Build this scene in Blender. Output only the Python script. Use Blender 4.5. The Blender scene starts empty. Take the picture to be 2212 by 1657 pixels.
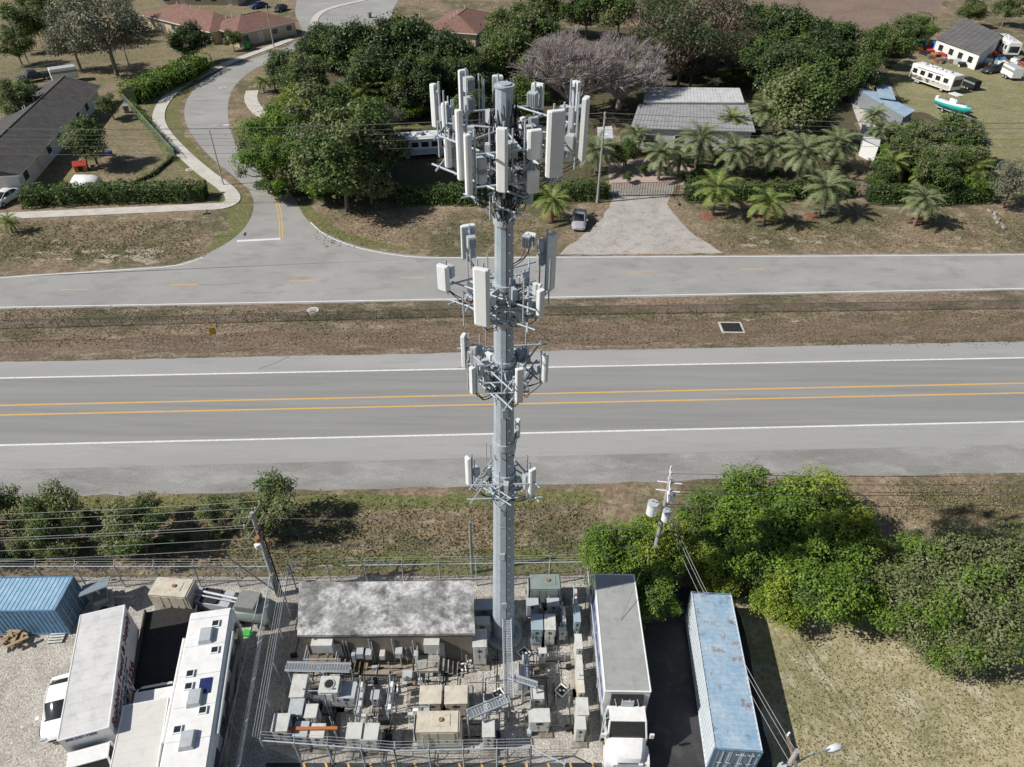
import bpy, bmesh, math, random
import numpy as np
from mathutils import Matrix, Vector
random.seed(7)
R_=random.random
def U(a,b): return random.uniform(a,b)
# ------------------------------------------------ camera survey
F=1536.0; H=40.0; PITCH=39.0
CR=Matrix.Rotation(math.radians(90-PITCH),3,'X')@Matrix.Rotation(0.0102,3,'Z')
CAM=Vector((0,0,H))
def ray(u,v): return CR@Vector(((u-1106)/F,-(v-828.5)/F,-1))
def P(u,v,z=0.0):
    d=ray(u,v); t=(z-H)/d.z; return CAM+d*t
def Q(u,v,Y):
    d=ray(u,v); return CAM+d*(Y/d.y)
def vert_h(base,vtop):
    b=P(*base); return Q(base[0],vtop,b.y).z
scene=bpy.context.scene
cd=bpy.data.cameras.new('camera'); co=bpy.data.objects.new('camera',cd); scene.collection.objects.link(co)
co.matrix_world=Matrix.Translation(CAM)@CR.to_4x4(); cd.sensor_width=36; cd.lens=36*F/2212; cd.clip_end=3000; cd.clip_start=.5
scene.camera=co
scene.view_settings.view_transform='Standard'; scene.view_settings.look='None'; scene.view_settings.exposure=0
# ------------------------------------------------ light
EL=42; AZ=13   # shadows run toward +X, 13 deg away
sd=bpy.data.lights.new('sun','SUN'); sd.energy=5.0; sd.angle=math.radians(.5); sd.color=(1,.955,.89)
so=bpy.data.objects.new('sun',sd); scene.collection.objects.link(so)
ce=math.cos(math.radians(EL))
dirv=Vector((ce*math.cos(math.radians(AZ)),ce*math.sin(math.radians(AZ)),-math.sin(math.radians(EL))))
so.rotation_euler=dirv.to_track_quat('-Z','Y').to_euler()
w=bpy.data.worlds.new('World'); scene.world=w; w.use_nodes=True
nt=w.node_tree; bg=nt.nodes['Background']; sk=nt.nodes.new('ShaderNodeTexSky'); sk.sky_type='NISHITA'; sk.sun_disc=False
sk.sun_elevation=math.radians(EL)
tosun=-dirv
sk.sun_rotation=math.atan2(tosun.x,tosun.y)
nt.links.new(sk.outputs[0],bg.inputs[0]); bg.inputs[1].default_value=.062
# ------------------------------------------------ materials
MC={}
def M(name,c1,c2=None,scale=4,rough=.8,metal=0,bump=0,bscale=40,lo=.35,hi=.65,stretch=(1,1,1),c3=None,s3=30,f3=.5,spec=.3,grain=0,gscale=60,lo3=.5,hi3=.7):
    if name in MC: return MC[name]
    m=bpy.data.materials.new(name); m.use_nodes=True; n=m.node_tree; b=n.nodes['Principled BSDF']
    b.inputs['Roughness'].default_value=rough; b.inputs['Metallic'].default_value=metal; b.inputs['Specular IOR Level'].default_value=spec
    if c2 is None: c2=tuple(x*.82 for x in c1)
    tc=n.nodes.new('ShaderNodeTexCoord'); mp=n.nodes.new('ShaderNodeMapping'); mp.inputs['Scale'].default_value=stretch
    n.links.new(tc.outputs['Object'],mp.inputs[0])
    def noise(s,det=6):
        q=n.nodes.new('ShaderNodeTexNoise'); q.inputs['Scale'].default_value=s; q.inputs['Detail'].default_value=det; q.inputs['Roughness'].default_value=.66
        n.links.new(mp.outputs[0],q.inputs['Vector']); return q
    def ramp(q,a,c):
        r=n.nodes.new('ShaderNodeMapRange'); r.inputs['From Min'].default_value=a; r.inputs['From Max'].default_value=c
        n.links.new(q.outputs['Fac'],r.inputs['Value']); return r
    def mix(f,a,c):
        x=n.nodes.new('ShaderNodeMix'); x.data_type='RGBA'
        if isinstance(f,float): x.inputs[0].default_value=f
        else: n.links.new(f,x.inputs[0])
        for i,k in ((6,a),(7,c)):
            if isinstance(k,tuple): x.inputs[i].default_value=(*k,1)
            else: n.links.new(k,x.inputs[i])
        return x.outputs[2]
    col=mix(ramp(noise(scale),lo,hi).outputs[0],c1,c2)
    if c3: 
        r=ramp(noise(s3),lo3,hi3); mm=n.nodes.new('ShaderNodeMath'); mm.operation='MULTIPLY'; mm.inputs[1].default_value=f3; n.links.new(r.outputs[0],mm.inputs[0])
        col=mix(mm.outputs[0],col,c3)
    if grain:
        g=n.nodes.new('ShaderNodeTexNoise'); g.inputs['Scale'].default_value=gscale; g.inputs['Detail'].default_value=4; g.inputs['Roughness'].default_value=.7; n.links.new(tc.outputs['Object'],g.inputs['Vector'])
        r=ramp(g,.3,.7); r.inputs['To Min'].default_value=1-grain; r.inputs['To Max'].default_value=1+grain
        x=n.nodes.new('ShaderNodeVectorMath'); x.operation='SCALE'; n.links.new(col,x.inputs[0]); n.links.new(r.outputs[0],x.inputs['Scale']); col=x.outputs[0]
    n.links.new(col,b.inputs['Base Color'])
    if bump:
        g=n.nodes.new('ShaderNodeTexNoise'); g.inputs['Scale'].default_value=bscale; g.inputs['Detail'].default_value=4; n.links.new(tc.outputs['Object'],g.inputs['Vector'])
        bp=n.nodes.new('ShaderNodeBump'); bp.inputs['Strength'].default_value=bump; bp.inputs['Distance'].default_value=.08
        n.links.new(g.outputs['Fac'],bp.inputs['Height']); n.links.new(bp.outputs[0],b.inputs['Normal'])
    MC[name]=m; return m
def leafmat(name,c1,c2,trans=.25,scale=.6):
    m=M(name,c1,c2,scale=scale,rough=.5,lo=.38,hi=.62,grain=.4,gscale=7,spec=.3)
    n=m.node_tree; b=n.nodes['Principled BSDF']; o=n.nodes['Material Output']
    t=n.nodes.new('ShaderNodeBsdfTranslucent'); src=b.inputs['Base Color'].links[0].from_socket; n.links.new(src,t.inputs[0])
    x=n.nodes.new('ShaderNodeMixShader'); x.inputs[0].default_value=trans
    n.links.new(b.outputs[0],x.inputs[1]); n.links.new(t.outputs[0],x.inputs[2]); n.links.new(x.outputs[0],o.inputs[0]); return m
def meshmat(name,c,a):
    m=bpy.data.materials.new(name); m.use_nodes=True; n=m.node_tree; b=n.nodes['Principled BSDF']; b.inputs['Base Color'].default_value=(*c,1)
    t=n.nodes.new('ShaderNodeBsdfTransparent'); x=n.nodes.new('ShaderNodeMixShader'); 
    tc=n.nodes.new('ShaderNodeTexCoord'); q=n.nodes.new('ShaderNodeTexNoise'); q.inputs['Scale'].default_value=3; n.links.new(tc.outputs['Object'],q.inputs['Vector'])
    r=n.nodes.new('ShaderNodeMapRange'); r.inputs['To Min'].default_value=a*.7; r.inputs['To Max'].default_value=a*1.3; n.links.new(q.outputs['Fac'],r.inputs['Value'])
    n.links.new(r.outputs[0],x.inputs[0]); n.links.new(t.outputs[0],x.inputs[1]); n.links.new(b.outputs[0],x.inputs[2]); n.links.new(x.outputs[0],n.nodes['Material Output'].inputs[0]); MC[name]=m; return m
grass=M('dry_grass',(.24,.18,.12),(.12,.11,.06),scale=.09,c3=(.37,.305,.22),s3=.5,f3=.8,rough=1,grain=.5,gscale=2.2,bump=.8,bscale=6,lo=.42,hi=.58)
lawn=M('lawn_grass',(.18,.16,.085),(.25,.195,.13),scale=.12,c3=(.085,.115,.035),s3=.4,f3=.75,rough=1,grain=.45,gscale=2,bump=.7,bscale=6)
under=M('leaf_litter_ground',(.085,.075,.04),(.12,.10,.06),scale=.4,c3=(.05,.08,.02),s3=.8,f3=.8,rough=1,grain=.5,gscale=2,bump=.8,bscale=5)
greengr=M('green_grass',(.115,.145,.045),(.18,.16,.075),scale=.4,rough=1,grain=.45,gscale=3,c3=(.25,.2,.13),s3=1.0,f3=.8,bump=.7,bscale=7)
median=M('median_grass',(.23,.17,.125),(.12,.105,.062),scale=.22,c3=(.35,.285,.22),s3=.8,f3=.8,rough=1,grain=.55,gscale=3.0,bump=.9,bscale=7,stretch=(.4,1,1),lo=.42,hi=.58)
field=M('field_grass',(.42,.36,.22),(.26,.24,.13),scale=.2,c3=(.53,.48,.36),s3=.5,f3=.8,rough=1,grain=.38,gscale=3.5,bump=.7,bscale=7,lo=.4,hi=.6)
brownf=M('ploughed_field',(.25,.18,.145),(.19,.14,.11),scale=.1,rough=1,grain=.25,gscale=1.2)
gravel=M('gravel',(.53,.50,.45),(.40,.375,.34),scale=.8,rough=1,grain=.55,gscale=8,bump=.9,bscale=12,c3=(.25,.23,.20),s3=.9,f3=.7)
sand=M('driveway_gravel',(.36,.34,.31),(.46,.435,.40),scale=.3,rough=1,grain=.25,gscale=4,c3=(.27,.24,.20),s3=.8,f3=.8)
shoulder=M('asphalt_light',(.325,.325,.318),(.385,.382,.375),scale=.3,stretch=(.12,1,1),rough=.95,grain=.12,gscale=10,c3=(.26,.26,.252),s3=1.2,f3=.6)
lane=M('asphalt_lane',(.25,.25,.243),(.30,.30,.293),scale=.9,stretch=(.04,1,1),rough=.93,grain=.12,gscale=10,c3=(.21,.21,.205),s3=1.6,f3=.5)
oldasp=M('asphalt_old',(.22,.215,.205),(.32,.315,.30),scale=.35,stretch=(.4,1,1),rough=.95,grain=.22,gscale=8,c3=(.43,.42,.40),s3=.6,f3=.7)
street=M('asphalt_street',(.30,.295,.285),(.37,.365,.35),scale=.15,rough=.95,grain=.13,gscale=7,c3=(.235,.23,.222),s3=.5,f3=.7,stretch=(.5,1,1))
dark=M('asphalt_dark',(.035,.036,.04),(.055,.055,.058),scale=.4,rough=.9,grain=.25,gscale=12,c3=(.10,.10,.095),s3=1.1,f3=.5)
white=M('road_paint_white',(.82,.82,.80),(.62,.62,.6),scale=3,rough=.8)
yellow=M('road_paint_yellow',(.78,.45,.10),(.58,.38,.15),scale=3,rough=.8)
conc=M('concrete_path',(.60,.57,.52),(.48,.455,.41),scale=.6,rough=.95,grain=.15,gscale=6)
paver=M('paver_pink',(.48,.37,.32),(.42,.33,.29),scale=.8,rough=.95,grain=.25,gscale=4)
mulch=M('red_mulch',(.25,.10,.06),(.19,.09,.06),scale=2,rough=1,grain=.5,gscale=6,c3=(.15,.12,.08),s3=2,f3=.8)
steel=M('galvanised_steel',(.36,.43,.485),(.45,.51,.56),scale=1.2,rough=.5,metal=.1,spec=.4,c3=(.27,.32,.36),s3=4,f3=.5)
steel2=M('steel_light',(.50,.54,.57),(.40,.44,.47),scale=3,rough=.5,metal=.15)
panel=M('antenna_radome',(.80,.82,.82),(.72,.74,.74),scale=2,rough=.45,spec=.4)
panelg=M('radio_unit_grey',(.50,.53,.55),(.40,.43,.45),scale=3,rough=.5)
black=M('black_rubber',(.018,.018,.02),(.03,.03,.03),rough=.6)
glass=M('dark_glass',(.02,.025,.03),(.03,.035,.04),rough=.08,spec=.8)
wpaint=M('white_paint',(.84,.84,.83),(.78,.78,.76),scale=1.5,rough=.35,spec=.5,c3=(.64,.63,.59),s3=3,f3=.4)
wroof=M('truck_roof',(.58,.58,.565),(.70,.70,.69),scale=.8,rough=.5,c3=(.43,.42,.40),s3=2.0,f3=.5)
groof=M('truck_roof_grey',(.33,.34,.33),(.39,.40,.39),scale=.8,rough=.6,c3=(.25,.25,.24),s3=2.0,f3=.5)
cabm=M('cabinet_paint',(.64,.645,.61),(.52,.53,.50),scale=1.0,rough=.55,c3=(.36,.33,.28),s3=2.5,f3=.6)
beige=M('beige_paint',(.66,.61,.50),(.54,.49,.40),scale=1.5,rough=.55,c3=(.36,.29,.21),s3=2.5,f3=.65)
grn=M('green_grey_paint',(.22,.27,.25),(.28,.33,.31),scale=2,rough=.5)
roofc=M('stained_concrete',(.56,.56,.55),(.27,.27,.265),scale=.8,rough=.95,c3=(.10,.10,.095),s3=1.1,f3=.85,grain=.35,gscale=5,lo=.43,hi=.57,lo3=.47,hi3=.66)
wallb=M('weathered_wall',(.16,.13,.10),(.25,.22,.18),scale=1,stretch=(2,2,.3),rough=.95,c3=(.07,.06,.05),s3=2,f3=.7)
padc=M('concrete_pad',(.42,.40,.36),(.28,.265,.23),scale=1,rough=.95,c3=(.15,.12,.085),s3=1.2,f3=.8,grain=.25,gscale=6,lo3=.46,hi3=.64)
grate=meshmat('steel_grating',(.42,.46,.50),.38)
chain=meshmat('chain_link',(.50,.51,.51),.17)
dchain=meshmat('chain_link_dark',(.10,.11,.10),.32)
wood=M('weathered_wood',(.22,.17,.12),(.16,.13,.10),scale=2,stretch=(4,4,.5),rough=.95)
pole_c=M('concrete_pole',(.40,.39,.37),(.33,.32,.30),scale=2,rough=.9)
bark=M('bark',(.19,.155,.125),(.27,.23,.19),scale=3,rough=1)
# ------------------------------------------------ mesh builder
class MB:
    def __init__(s): s.v=[];s.f=[];s.m=[];s.sm=[];s.mats=[]; s.T=None
    def mi(s,m):
        if m not in s.mats: s.mats.append(m)
        return s.mats.index(m)
    def add(s,vs,fs,m,smooth=False):
        o=len(s.v); 
        if s.T is not None: vs=[tuple(s.T@Vector(p)) for p in vs]
        s.v.extend([tuple(p) for p in vs]); k=s.mi(m)
        for f in fs: s.f.append(tuple(i+o for i in f)); s.m.append(k); s.sm.append(smooth)
    def hexa(s,p,m): s.add(p,[(3,2,1,0),(4,5,6,7),(0,1,5,4),(1,2,6,5),(2,3,7,6),(3,0,4,7)],m)
    def box(s,x0,x1,y0,y1,z0,z1,m): s.hexa([(x0,y0,z0),(x1,y0,z0),(x1,y1,z0),(x0,y1,z0),(x0,y0,z1),(x1,y0,z1),(x1,y1,z1),(x0,y1,z1)],m)
    def cbox(s,c,sz,m,yaw=0,pitch=0):
        T=Matrix.Translation(Vector(c))@Matrix.Rotation(yaw,4,'Z')@Matrix.Rotation(pitch,4,'X'); a,b,d=[k/2 for k in sz]
        s.hexa([T@Vector(q) for q in [(-a,-b,-d),(a,-b,-d),(a,b,-d),(-a,b,-d),(-a,-b,d),(a,-b,d),(a,b,d),(-a,b,d)]],m)
    def taper(s,x0,x1,y,z0,X0,X1,Y,z1,m): s.hexa([(x0,-y,z0),(x1,-y,z0),(x1,y,z0),(x0,y,z0),(X0,-Y,z1),(X1,-Y,z1),(X1,Y,z1),(X0,Y,z1)],m)
    def cyl(s,p,q,r0,m,r1=None,n=8,cap=True,smooth=True):
        if r1 is None: r1=r0
        p=Vector(p);q=Vector(q);d=q-p
        if d.length<1e-5: return
        d.normalize(); a=d.orthogonal().normalized(); b=d.cross(a); vs=[]
        for c,r in((p,r0),(q,r1)):
            for i in range(n):
                t=2*math.pi*i/n; vs.append(c+a*(r*math.cos(t))+b*(r*math.sin(t)))
        fs=[(i,(i+1)%n,n+(i+1)%n,n+i) for i in range(n)]
        s.add(vs,fs,m,smooth)
        if cap: s.add(vs,[tuple(range(n-1,-1,-1)),tuple(range(n,2*n))],m)
    def tube(s,pts,r,m,n=5):
        for a,b in zip(pts[:-1],pts[1:]): s.cyl(a,b,r,m,n=n,cap=False)
    def loft(s,secs,m,smooth=True,cap=True):
        n=len(secs[0]); vs=[p for c in secs for p in c]; fs=[]
        for k in range(len(secs)-1):
            for i in range(n): fs.append((k*n+i,k*n+(i+1)%n,(k+1)*n+(i+1)%n,(k+1)*n+i))
        s.add(vs,fs,m,smooth)
        if cap: s.add(vs,[tuple(range(n-1,-1,-1)),tuple(range((len(secs)-1)*n,len(secs)*n))],m)
    def mesh(s,name):
        me=bpy.data.meshes.new(name); me.from_pydata(s.v,[],s.f)
        for m in s.mats: me.materials.append(m)
        me.polygons.foreach_set('material_index',s.m); me.polygons.foreach_set('use_smooth',s.sm); me.update(); return me
    def build(s,name,loc=(0,0,0),yaw=0,bevel=0,scale=1):
        o=bpy.data.objects.new(name,s.mesh(name)); scene.collection.objects.link(o); o.location=loc; o.rotation_euler=(0,0,yaw); 
        if scale!=1:o.scale=(scale,)*3
        if bevel:
            b=o.modifiers.new('bevel','BEVEL'); b.width=bevel; b.segments=2; b.limit_method='ANGLE'; b.angle_limit=math.radians(40)
        return o
def inst(name,me,loc,yaw=0,scale=(1,1,1)):
    o=bpy.data.objects.new(name,me); scene.collection.objects.link(o); o.location=loc; o.rotation_euler=(0,0,yaw); o.scale=scale; return o
def chaikin(p,closed,n=2):
    for _ in range(n):
        q=[]; L=len(p)
        rng=range(L) if closed else range(L-1)
        if not closed: q.append(p[0])
        for i in rng:
            a=p[i];b=p[(i+1)%L]; q.append(a*.75+b*.25); q.append(a*.25+b*.75)
        if not closed: q.append(p[-1])
        p=q
    return p
def polyw(name,pts,z,m):
    bm=bmesh.new(); vs=[bm.verts.new((p.x,p.y,0)) for p in pts]; f=bm.faces.new(vs); f.normal_update()
    if f.normal.z<0: f.normal_flip()
    bmesh.ops.triangulate(bm,faces=[f],ngon_method='EAR_CLIP'); me=bpy.data.meshes.new(name); bm.to_mesh(me); bm.free(); me.materials.append(m)
    o=bpy.data.objects.new(name,me); scene.collection.objects.link(o); o.location.z=z; return o
def poly(name,px,z,m,sm=False,rough=0):
    p=[P(*q) for q in px]
    if rough:
        q=[]
        for i in range(len(p)):
            a=p[i];b=p[(i+1)%len(p)]; k=max(1,min(60,int((b-a).length/1.2)))
            for j in range(k): t=a.lerp(b,j/k); q.append(t+Vector((U(-1,1),U(-1,1),0))*rough)
        p=q
    if sm: p=chaikin(p,True,1 if rough else 2)
    return polyw(name,p,z,m)
def offs(p,w):
    L=[];R=[]
    for i in range(len(p)):
        a=p[max(i-1,0)];b=p[min(i+1,len(p)-1)]; d=(b-a); d.z=0; d.normalize(); n=Vector((-d.y,d.x,0)); L.append(p[i]+n*w/2); R.append(p[i]-n*w/2)
    return L,R
def strip(name,pts,w,z,m,h=0,sm=2):
    p=[Vector((q.x,q.y,0)) for q in pts]
    if sm: p=chaikin(p,False,sm)
    L,R=offs(p,w); b=MB(); n=len(p)
    for i in range(n-1):
        a=[L[i],R[i],R[i+1],L[i+1]]
        top=[(q.x,q.y,z+h) for q in a]; b.add(top,[(0,1,2,3)],m)
        if h:
            bot=[(q.x,q.y,0) for q in a]
            b.add(top+bot,[(0,3,7,4),(1,5,6,2)],m)
    return b.build(name)
def LN(p1,p2,xs=(-170,170)):
    a=P(*p1);b=P(*p2); s=(b.y-a.y)/(b.x-a.x)
    return [Vector((x,a.y+s*(x-a.x),0)) for x in xs]
# ------------------------------------------------ ground
g=MB(); g.add([(-900,-300,0),(900,-300,0),(900,1500,0),(-900,1500,0)],[(0,1,2,3)],grass); g.build('ground')
T1=LN((0,782),(2212,738)); W1=LN((0,817),(2212,773)); Y1=LN((0,876),(2212,828)); Y2=LN((0,897),(2212,849)); W2=LN((0,962),(2212,911)); S1=LN((0,1015),(2212,960)); B1=LN((0,1076),(2212,1019))
def wob(a,b,k,amp):
    r=[]
    for i in range(k+1): p=a.lerp(b,i/k); p.y+=U(-amp,amp); r.append(p)
    return r
polyw('highway_old_shoulder',[S1[0],S1[1]]+wob(B1[1],B1[0],260,.14),.004,oldasp)
polyw('highway',wob(T1[0],T1[1],300,.08)+[S1[1],S1[0]],.008,shoulder)
polyw('highway_lane_surface',[W1[0],W1[1],W2[1],W2[0]],.012,lane)
for nm,l,w_,m in(('edge_line_marking',W1,.19,white),('edge_line_marking',W2,.19,white),('centre_line_marking',Y1,.17,yellow),('centre_line_marking',Y2,.17,yellow)): strip(nm,l,w_,.016,m,sm=0)
FT=LN((950,555),(2212,547)); FB=LN((0,668),(2212,627)); FTL=LN((0,597),(380,572),(-170,0))
polyw('median',[FB[0],FB[1],T1[1],T1[0]],.002,median)
mowed=M('median_stubble',(.20,.145,.105),(.145,.11,.08),scale=.3,c3=(.30,.24,.18),s3=1.0,f3=.7,rough=1,grain=.55,gscale=3.5,bump=.9,bscale=8,stretch=(.3,1,1))
ma,mb_=LN((0,735),(2212,672)),LN((0,768),(2212,728))
polyw('median_stubble',wob(ma[0],ma[1],200,.35)+wob(mb_[1],mb_[0],200,.25),.004,mowed)
lefte=[(380,572),(430,556),(475,535),(510,512),(535,485),(548,455),(549,432),(538,410)]
righte=[(640,432),(652,462),(680,492),(720,513),(780,535),(860,549),(950,555)]
la=chaikin([P(*q) for q in lefte],False)
pts=wob(FTL[0],P(372,573),120,.10)+la+chaikin([P(*q) for q in righte],False)+wob(P(960,555),FT[1],120,.08)+wob(FB[1],FB[0],260,.08)
polyw('frontage_road',pts,.008,street)
strip('edge_line_marking',[Vector((q.x,q.y+.35,0)) for q in FB],.15,.014,white,sm=0)
strip('edge_line_marking',[P(670,480),P(700,508),P(760,533),P(850,552),P(950,559)]+[Vector((FT[1].x,FT[1].y-.3,0))],.15,.014,white,sm=1)
strip('edge_line_marking',[Vector((FTL[0].x,FTL[0].y-.3,0)),P(0,600),P(250,584),P(380,576),P(440,556)],.15,.014,white,sm=1)
for q in((370,430,615),(625,680,607),(862,920,600),(1360,1420,588),(130,190,626),(1600,1650,582)):
    strip('centre_line_marking',[P(q[0],q[2]),P(q[1],q[2]-.5)],.13,.014,yellow,sm=0)
sl=[(536,408),(505,380),(460,345),(425,308),(402,270),(396,238),(408,205),(440,170),(500,142),(570,118),(628,98),(655,78),(650,55),(636,30),(640,5),(650,-40)]
sr=[(900,-40),(850,10),(845,45),(800,58),(760,80),(690,98),(600,128),(545,150),(505,185),(493,215),(492,250),(500,290),(520,335),(560,368),(610,402),(640,434)]
a_=chaikin([P(*q) for q in sl],False); b_=chaikin([P(*q) for q in sr],False)
polyw('side_street',a_+b_,.012,street)
strip('centre_line_marking',[P(572,395),P(592,425),P(603,465),P(605,514)],.12,.018,yellow); strip('centre_line_marking',[P(580,395),P(599,425),P(609,465),P(611,514)],.12,.018,yellow)
strip('stop_line_marking',[P(512,521),P(606,516)],.45,.018,white,sm=0)
sk_=M('tyre_mark',(.21,.21,.205),(.26,.26,.255),scale=2,rough=.9)
for a,b_2 in(((520,633),(590,631)),((560,797),(625,770)),((430,615),(520,612)),((1610,1010),(1640,985)),((330,835),(700,829))):
    strip('tyre_mark',[P(*a),P((a[0]+b_2[0])/2,(a[1]+b_2[1])/2+2),P(*b_2)],.12,.0155,sk_)
# lawns
poly('lawn',[(-700,440),(0,445),(250,432),(440,420),(470,400),(370,340),(318,262),(330,210),(420,150),(540,95),(600,60),(600,-60),(-700,-60)],.004,lawn,False)
poly('lawn',[(300,250),(350,330),(440,400),(500,470),(530,480),(545,440),(480,380),(400,290),(385,230),(420,180),(350,210)],.006,greengr,True,.25)
poly('lawn',[(660,470),(700,495),(780,525),(900,540),(1200,545),(1280,480),(1290,445),(850,440),(640,435)],.004,grass,False)
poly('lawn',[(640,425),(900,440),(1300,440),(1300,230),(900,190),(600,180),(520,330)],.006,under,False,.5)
poly('lawn',[(800,240),(930,230),(940,270),(860,285),(800,270)],.0095,greengr,True,.4)
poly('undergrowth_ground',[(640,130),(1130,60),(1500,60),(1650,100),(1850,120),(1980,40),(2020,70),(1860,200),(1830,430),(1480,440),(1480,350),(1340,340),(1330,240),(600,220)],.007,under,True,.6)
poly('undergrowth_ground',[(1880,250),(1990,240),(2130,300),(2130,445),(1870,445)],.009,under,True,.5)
poly('green_verge',[(640,440),(672,478),(710,503),(790,532),(880,545),(880,535),(790,518),(730,495),(700,470),(665,440)],.0065,greengr,True,.2)
poly('green_verge',[(-300,1078),(0,1078),(500,1075),(1300,1060),(1300,1090),(900,1100),(400,1108),(-300,1118)],.003,greengr,False,.3)
poly('green_verge',[(650,1195),(1270,1190),(1270,1235),(650,1240)],.004,greengr,False,.5)
poly('green_verge',[(500,440),(545,445),(530,500),(470,545),(440,540),(490,495)],.007,greengr,True,.3)
poly('ploughed_field',[(1580,95),(1480,-60),(2080,-60),(2020,30),(1960,60),(1800,110)],.008,brownf,True,.4)
poly('yard_ground',[(1900,130),(2500,80),(2500,420),(2120,430),(2050,300),(1960,240)],.006,M('yard_grass',(.26,.24,.13),(.19,.19,.09),scale=.15,c3=(.33,.27,.18),s3=.4,f3=.7,rough=1,grain=.35,gscale=2),True,.5)
sandy=M('sandy',(.42,.37,.30),(.25,.21,.15),scale=.8,lo=.42,hi=.58,rough=1,grain=.4,gscale=4)
for k in range(9): 
    cu,cv=U(190,350),U(540,568); pp=[(cu+U(12,38)*math.cos(t*.7),cv+U(3,8)*math.sin(t*.7)) for t in range(9)]; poly('sandy_patch',pp,.010+.001*k,sandy,True,.3)
for k in range(16):
    cu,cv=random.choice(((U(1560,2180),U(510,540)),(U(1300,2150),U(684,700)),(U(90,140),U(515,560)))); pp=[(cu+U(8,26)*math.cos(t*.7),cv+U(1.5,4)*math.sin(t*.7)) for t in range(9)]; poly('sandy_patch',pp,.010+.001*k,sandy,True,.25)
# sidewalks
strip('sidewalk',[P(-150,480),P(0,468),P(250,457),P(440,448),P(487,446),P(508,432),P(492,408),P(440,372),P(388,325),P(352,285),P(340,255),P(350,225),P(380,192),P(430,165),P(500,133),P(570,108),P(630,85)],1.9,.0,conc,h=.10)
strip('footpath',[P(545,196),P(540,216),P(556,240),P(580,254),P(620,262),P(680,262)],2.2,0,conc,h=.06)
strip('sidewalk',[P(660,92),P(685,70),P(675,45),P(700,20),P(790,0),P(830,-10)],1.6,.0,conc,h=.1)
poly('driveway',[(1322,400),(1462,400),(1440,440),(1455,460),(1490,500),(1560,547),(1205,551),(1255,512),(1300,470),(1320,440)],.012,sand,False,.18)
poly('paved_court',[(1310,345),(1500,345),(1500,400),(1318,404)],.014,paver)
poly('driveway',[(1830,200),(1860,200),(1905,300),(1870,310)],.014,conc)
poly('gravel_yard',[(-700,1250),(1275,1243),(1320,1900),(-700,1900)],.006,gravel,False,.08)
poly('asphalt_lot',[(1275,1246),(1400,1246),(1560,1290),(1600,1330),(1720,1900),(1320,1900),(1300,1560)],.012,dark,False,.1)
poly('asphalt_lot',[(575,1648),(1300,1648),(1330,1900),(560,1900)],.013,dark)
for i in range(15):
    u=655+i*48; strip('parking_stripe',[P(u,1640+8),P(u+16,1700)],.11,.018,yellow,sm=0)
poly('dry_field',[(1600,1300),(1850,1240),(2600,1240),(2600,1900),(1700,1900)],.008,field,False,.4)
b=MB(); b.box(-1.15,1.15,-.95,.95,0,.06,conc); b.box(-.95,.95,-.76,.76,.03,.075,black)
for i in range(9): b.box(-.86+i*.205,-.845+i*.205,-.7,.7,.076,.08,M('grate_dark',(.1,.1,.1)))
b.build('storm_drain',P(1580,708))
for q in((676,671),(482,190),(410,367)):
    b=MB(); b.cyl((0,0,0),(0,0,.05),.6,conc,n=20); b.cyl((0,0,.05),(0,0,.06),.38,padc,n=20); b.build('manhole_cover',P(*q)+Vector((0,0,.01)))
# ------------------------------------------------ vegetation
rng=np.random.default_rng(3)
def leaves(mb,C,N,size,m,flat=.4):
    n=len(C); rnd=rng.normal(size=(n,3)); nn=N+flat*rnd; nn/=np.linalg.norm(nn,axis=1)[:,None]+1e-9
    t=np.cross(nn,rng.normal(size=(n,3))); t/=np.linalg.norm(t,axis=1)[:,None]+1e-9; bt=np.cross(nn,t)
    s=size*rng.uniform(.6,1.35,n)[:,None]
    V=np.stack([C-t*s*.5,C-bt*s*.3+t*s*.05,C+t*s*.5,C+bt*s*.3+t*s*.05],1).reshape(-1,3)
    o=len(mb.v); mb.v.extend(map(tuple,V.tolist())); k=mb.mi(m)
    mb.f.extend([(o+4*i,o+4*i+1,o+4*i+2,o+4*i+3) for i in range(n)]); mb.m.extend([k]*n); mb.sm.extend([False]*n)
def lump(mb,c,r,m,sq=.8):
    bm=bmesh.new(); bmesh.ops.create_icosphere(bm,subdivisions=1,radius=1)
    vs=[]
    for v in bm.verts:
        k=r*(1+.18*math.sin(v.co.x*5+c[0])*math.cos(v.co.y*6+c[1])); vs.append((c[0]+v.co.x*k,c[1]+v.co.y*k,c[2]+v.co.z*k*sq))
    mb.add(vs,[tuple(q.index for q in f.verts) for f in bm.faces],m); bm.free()
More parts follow.
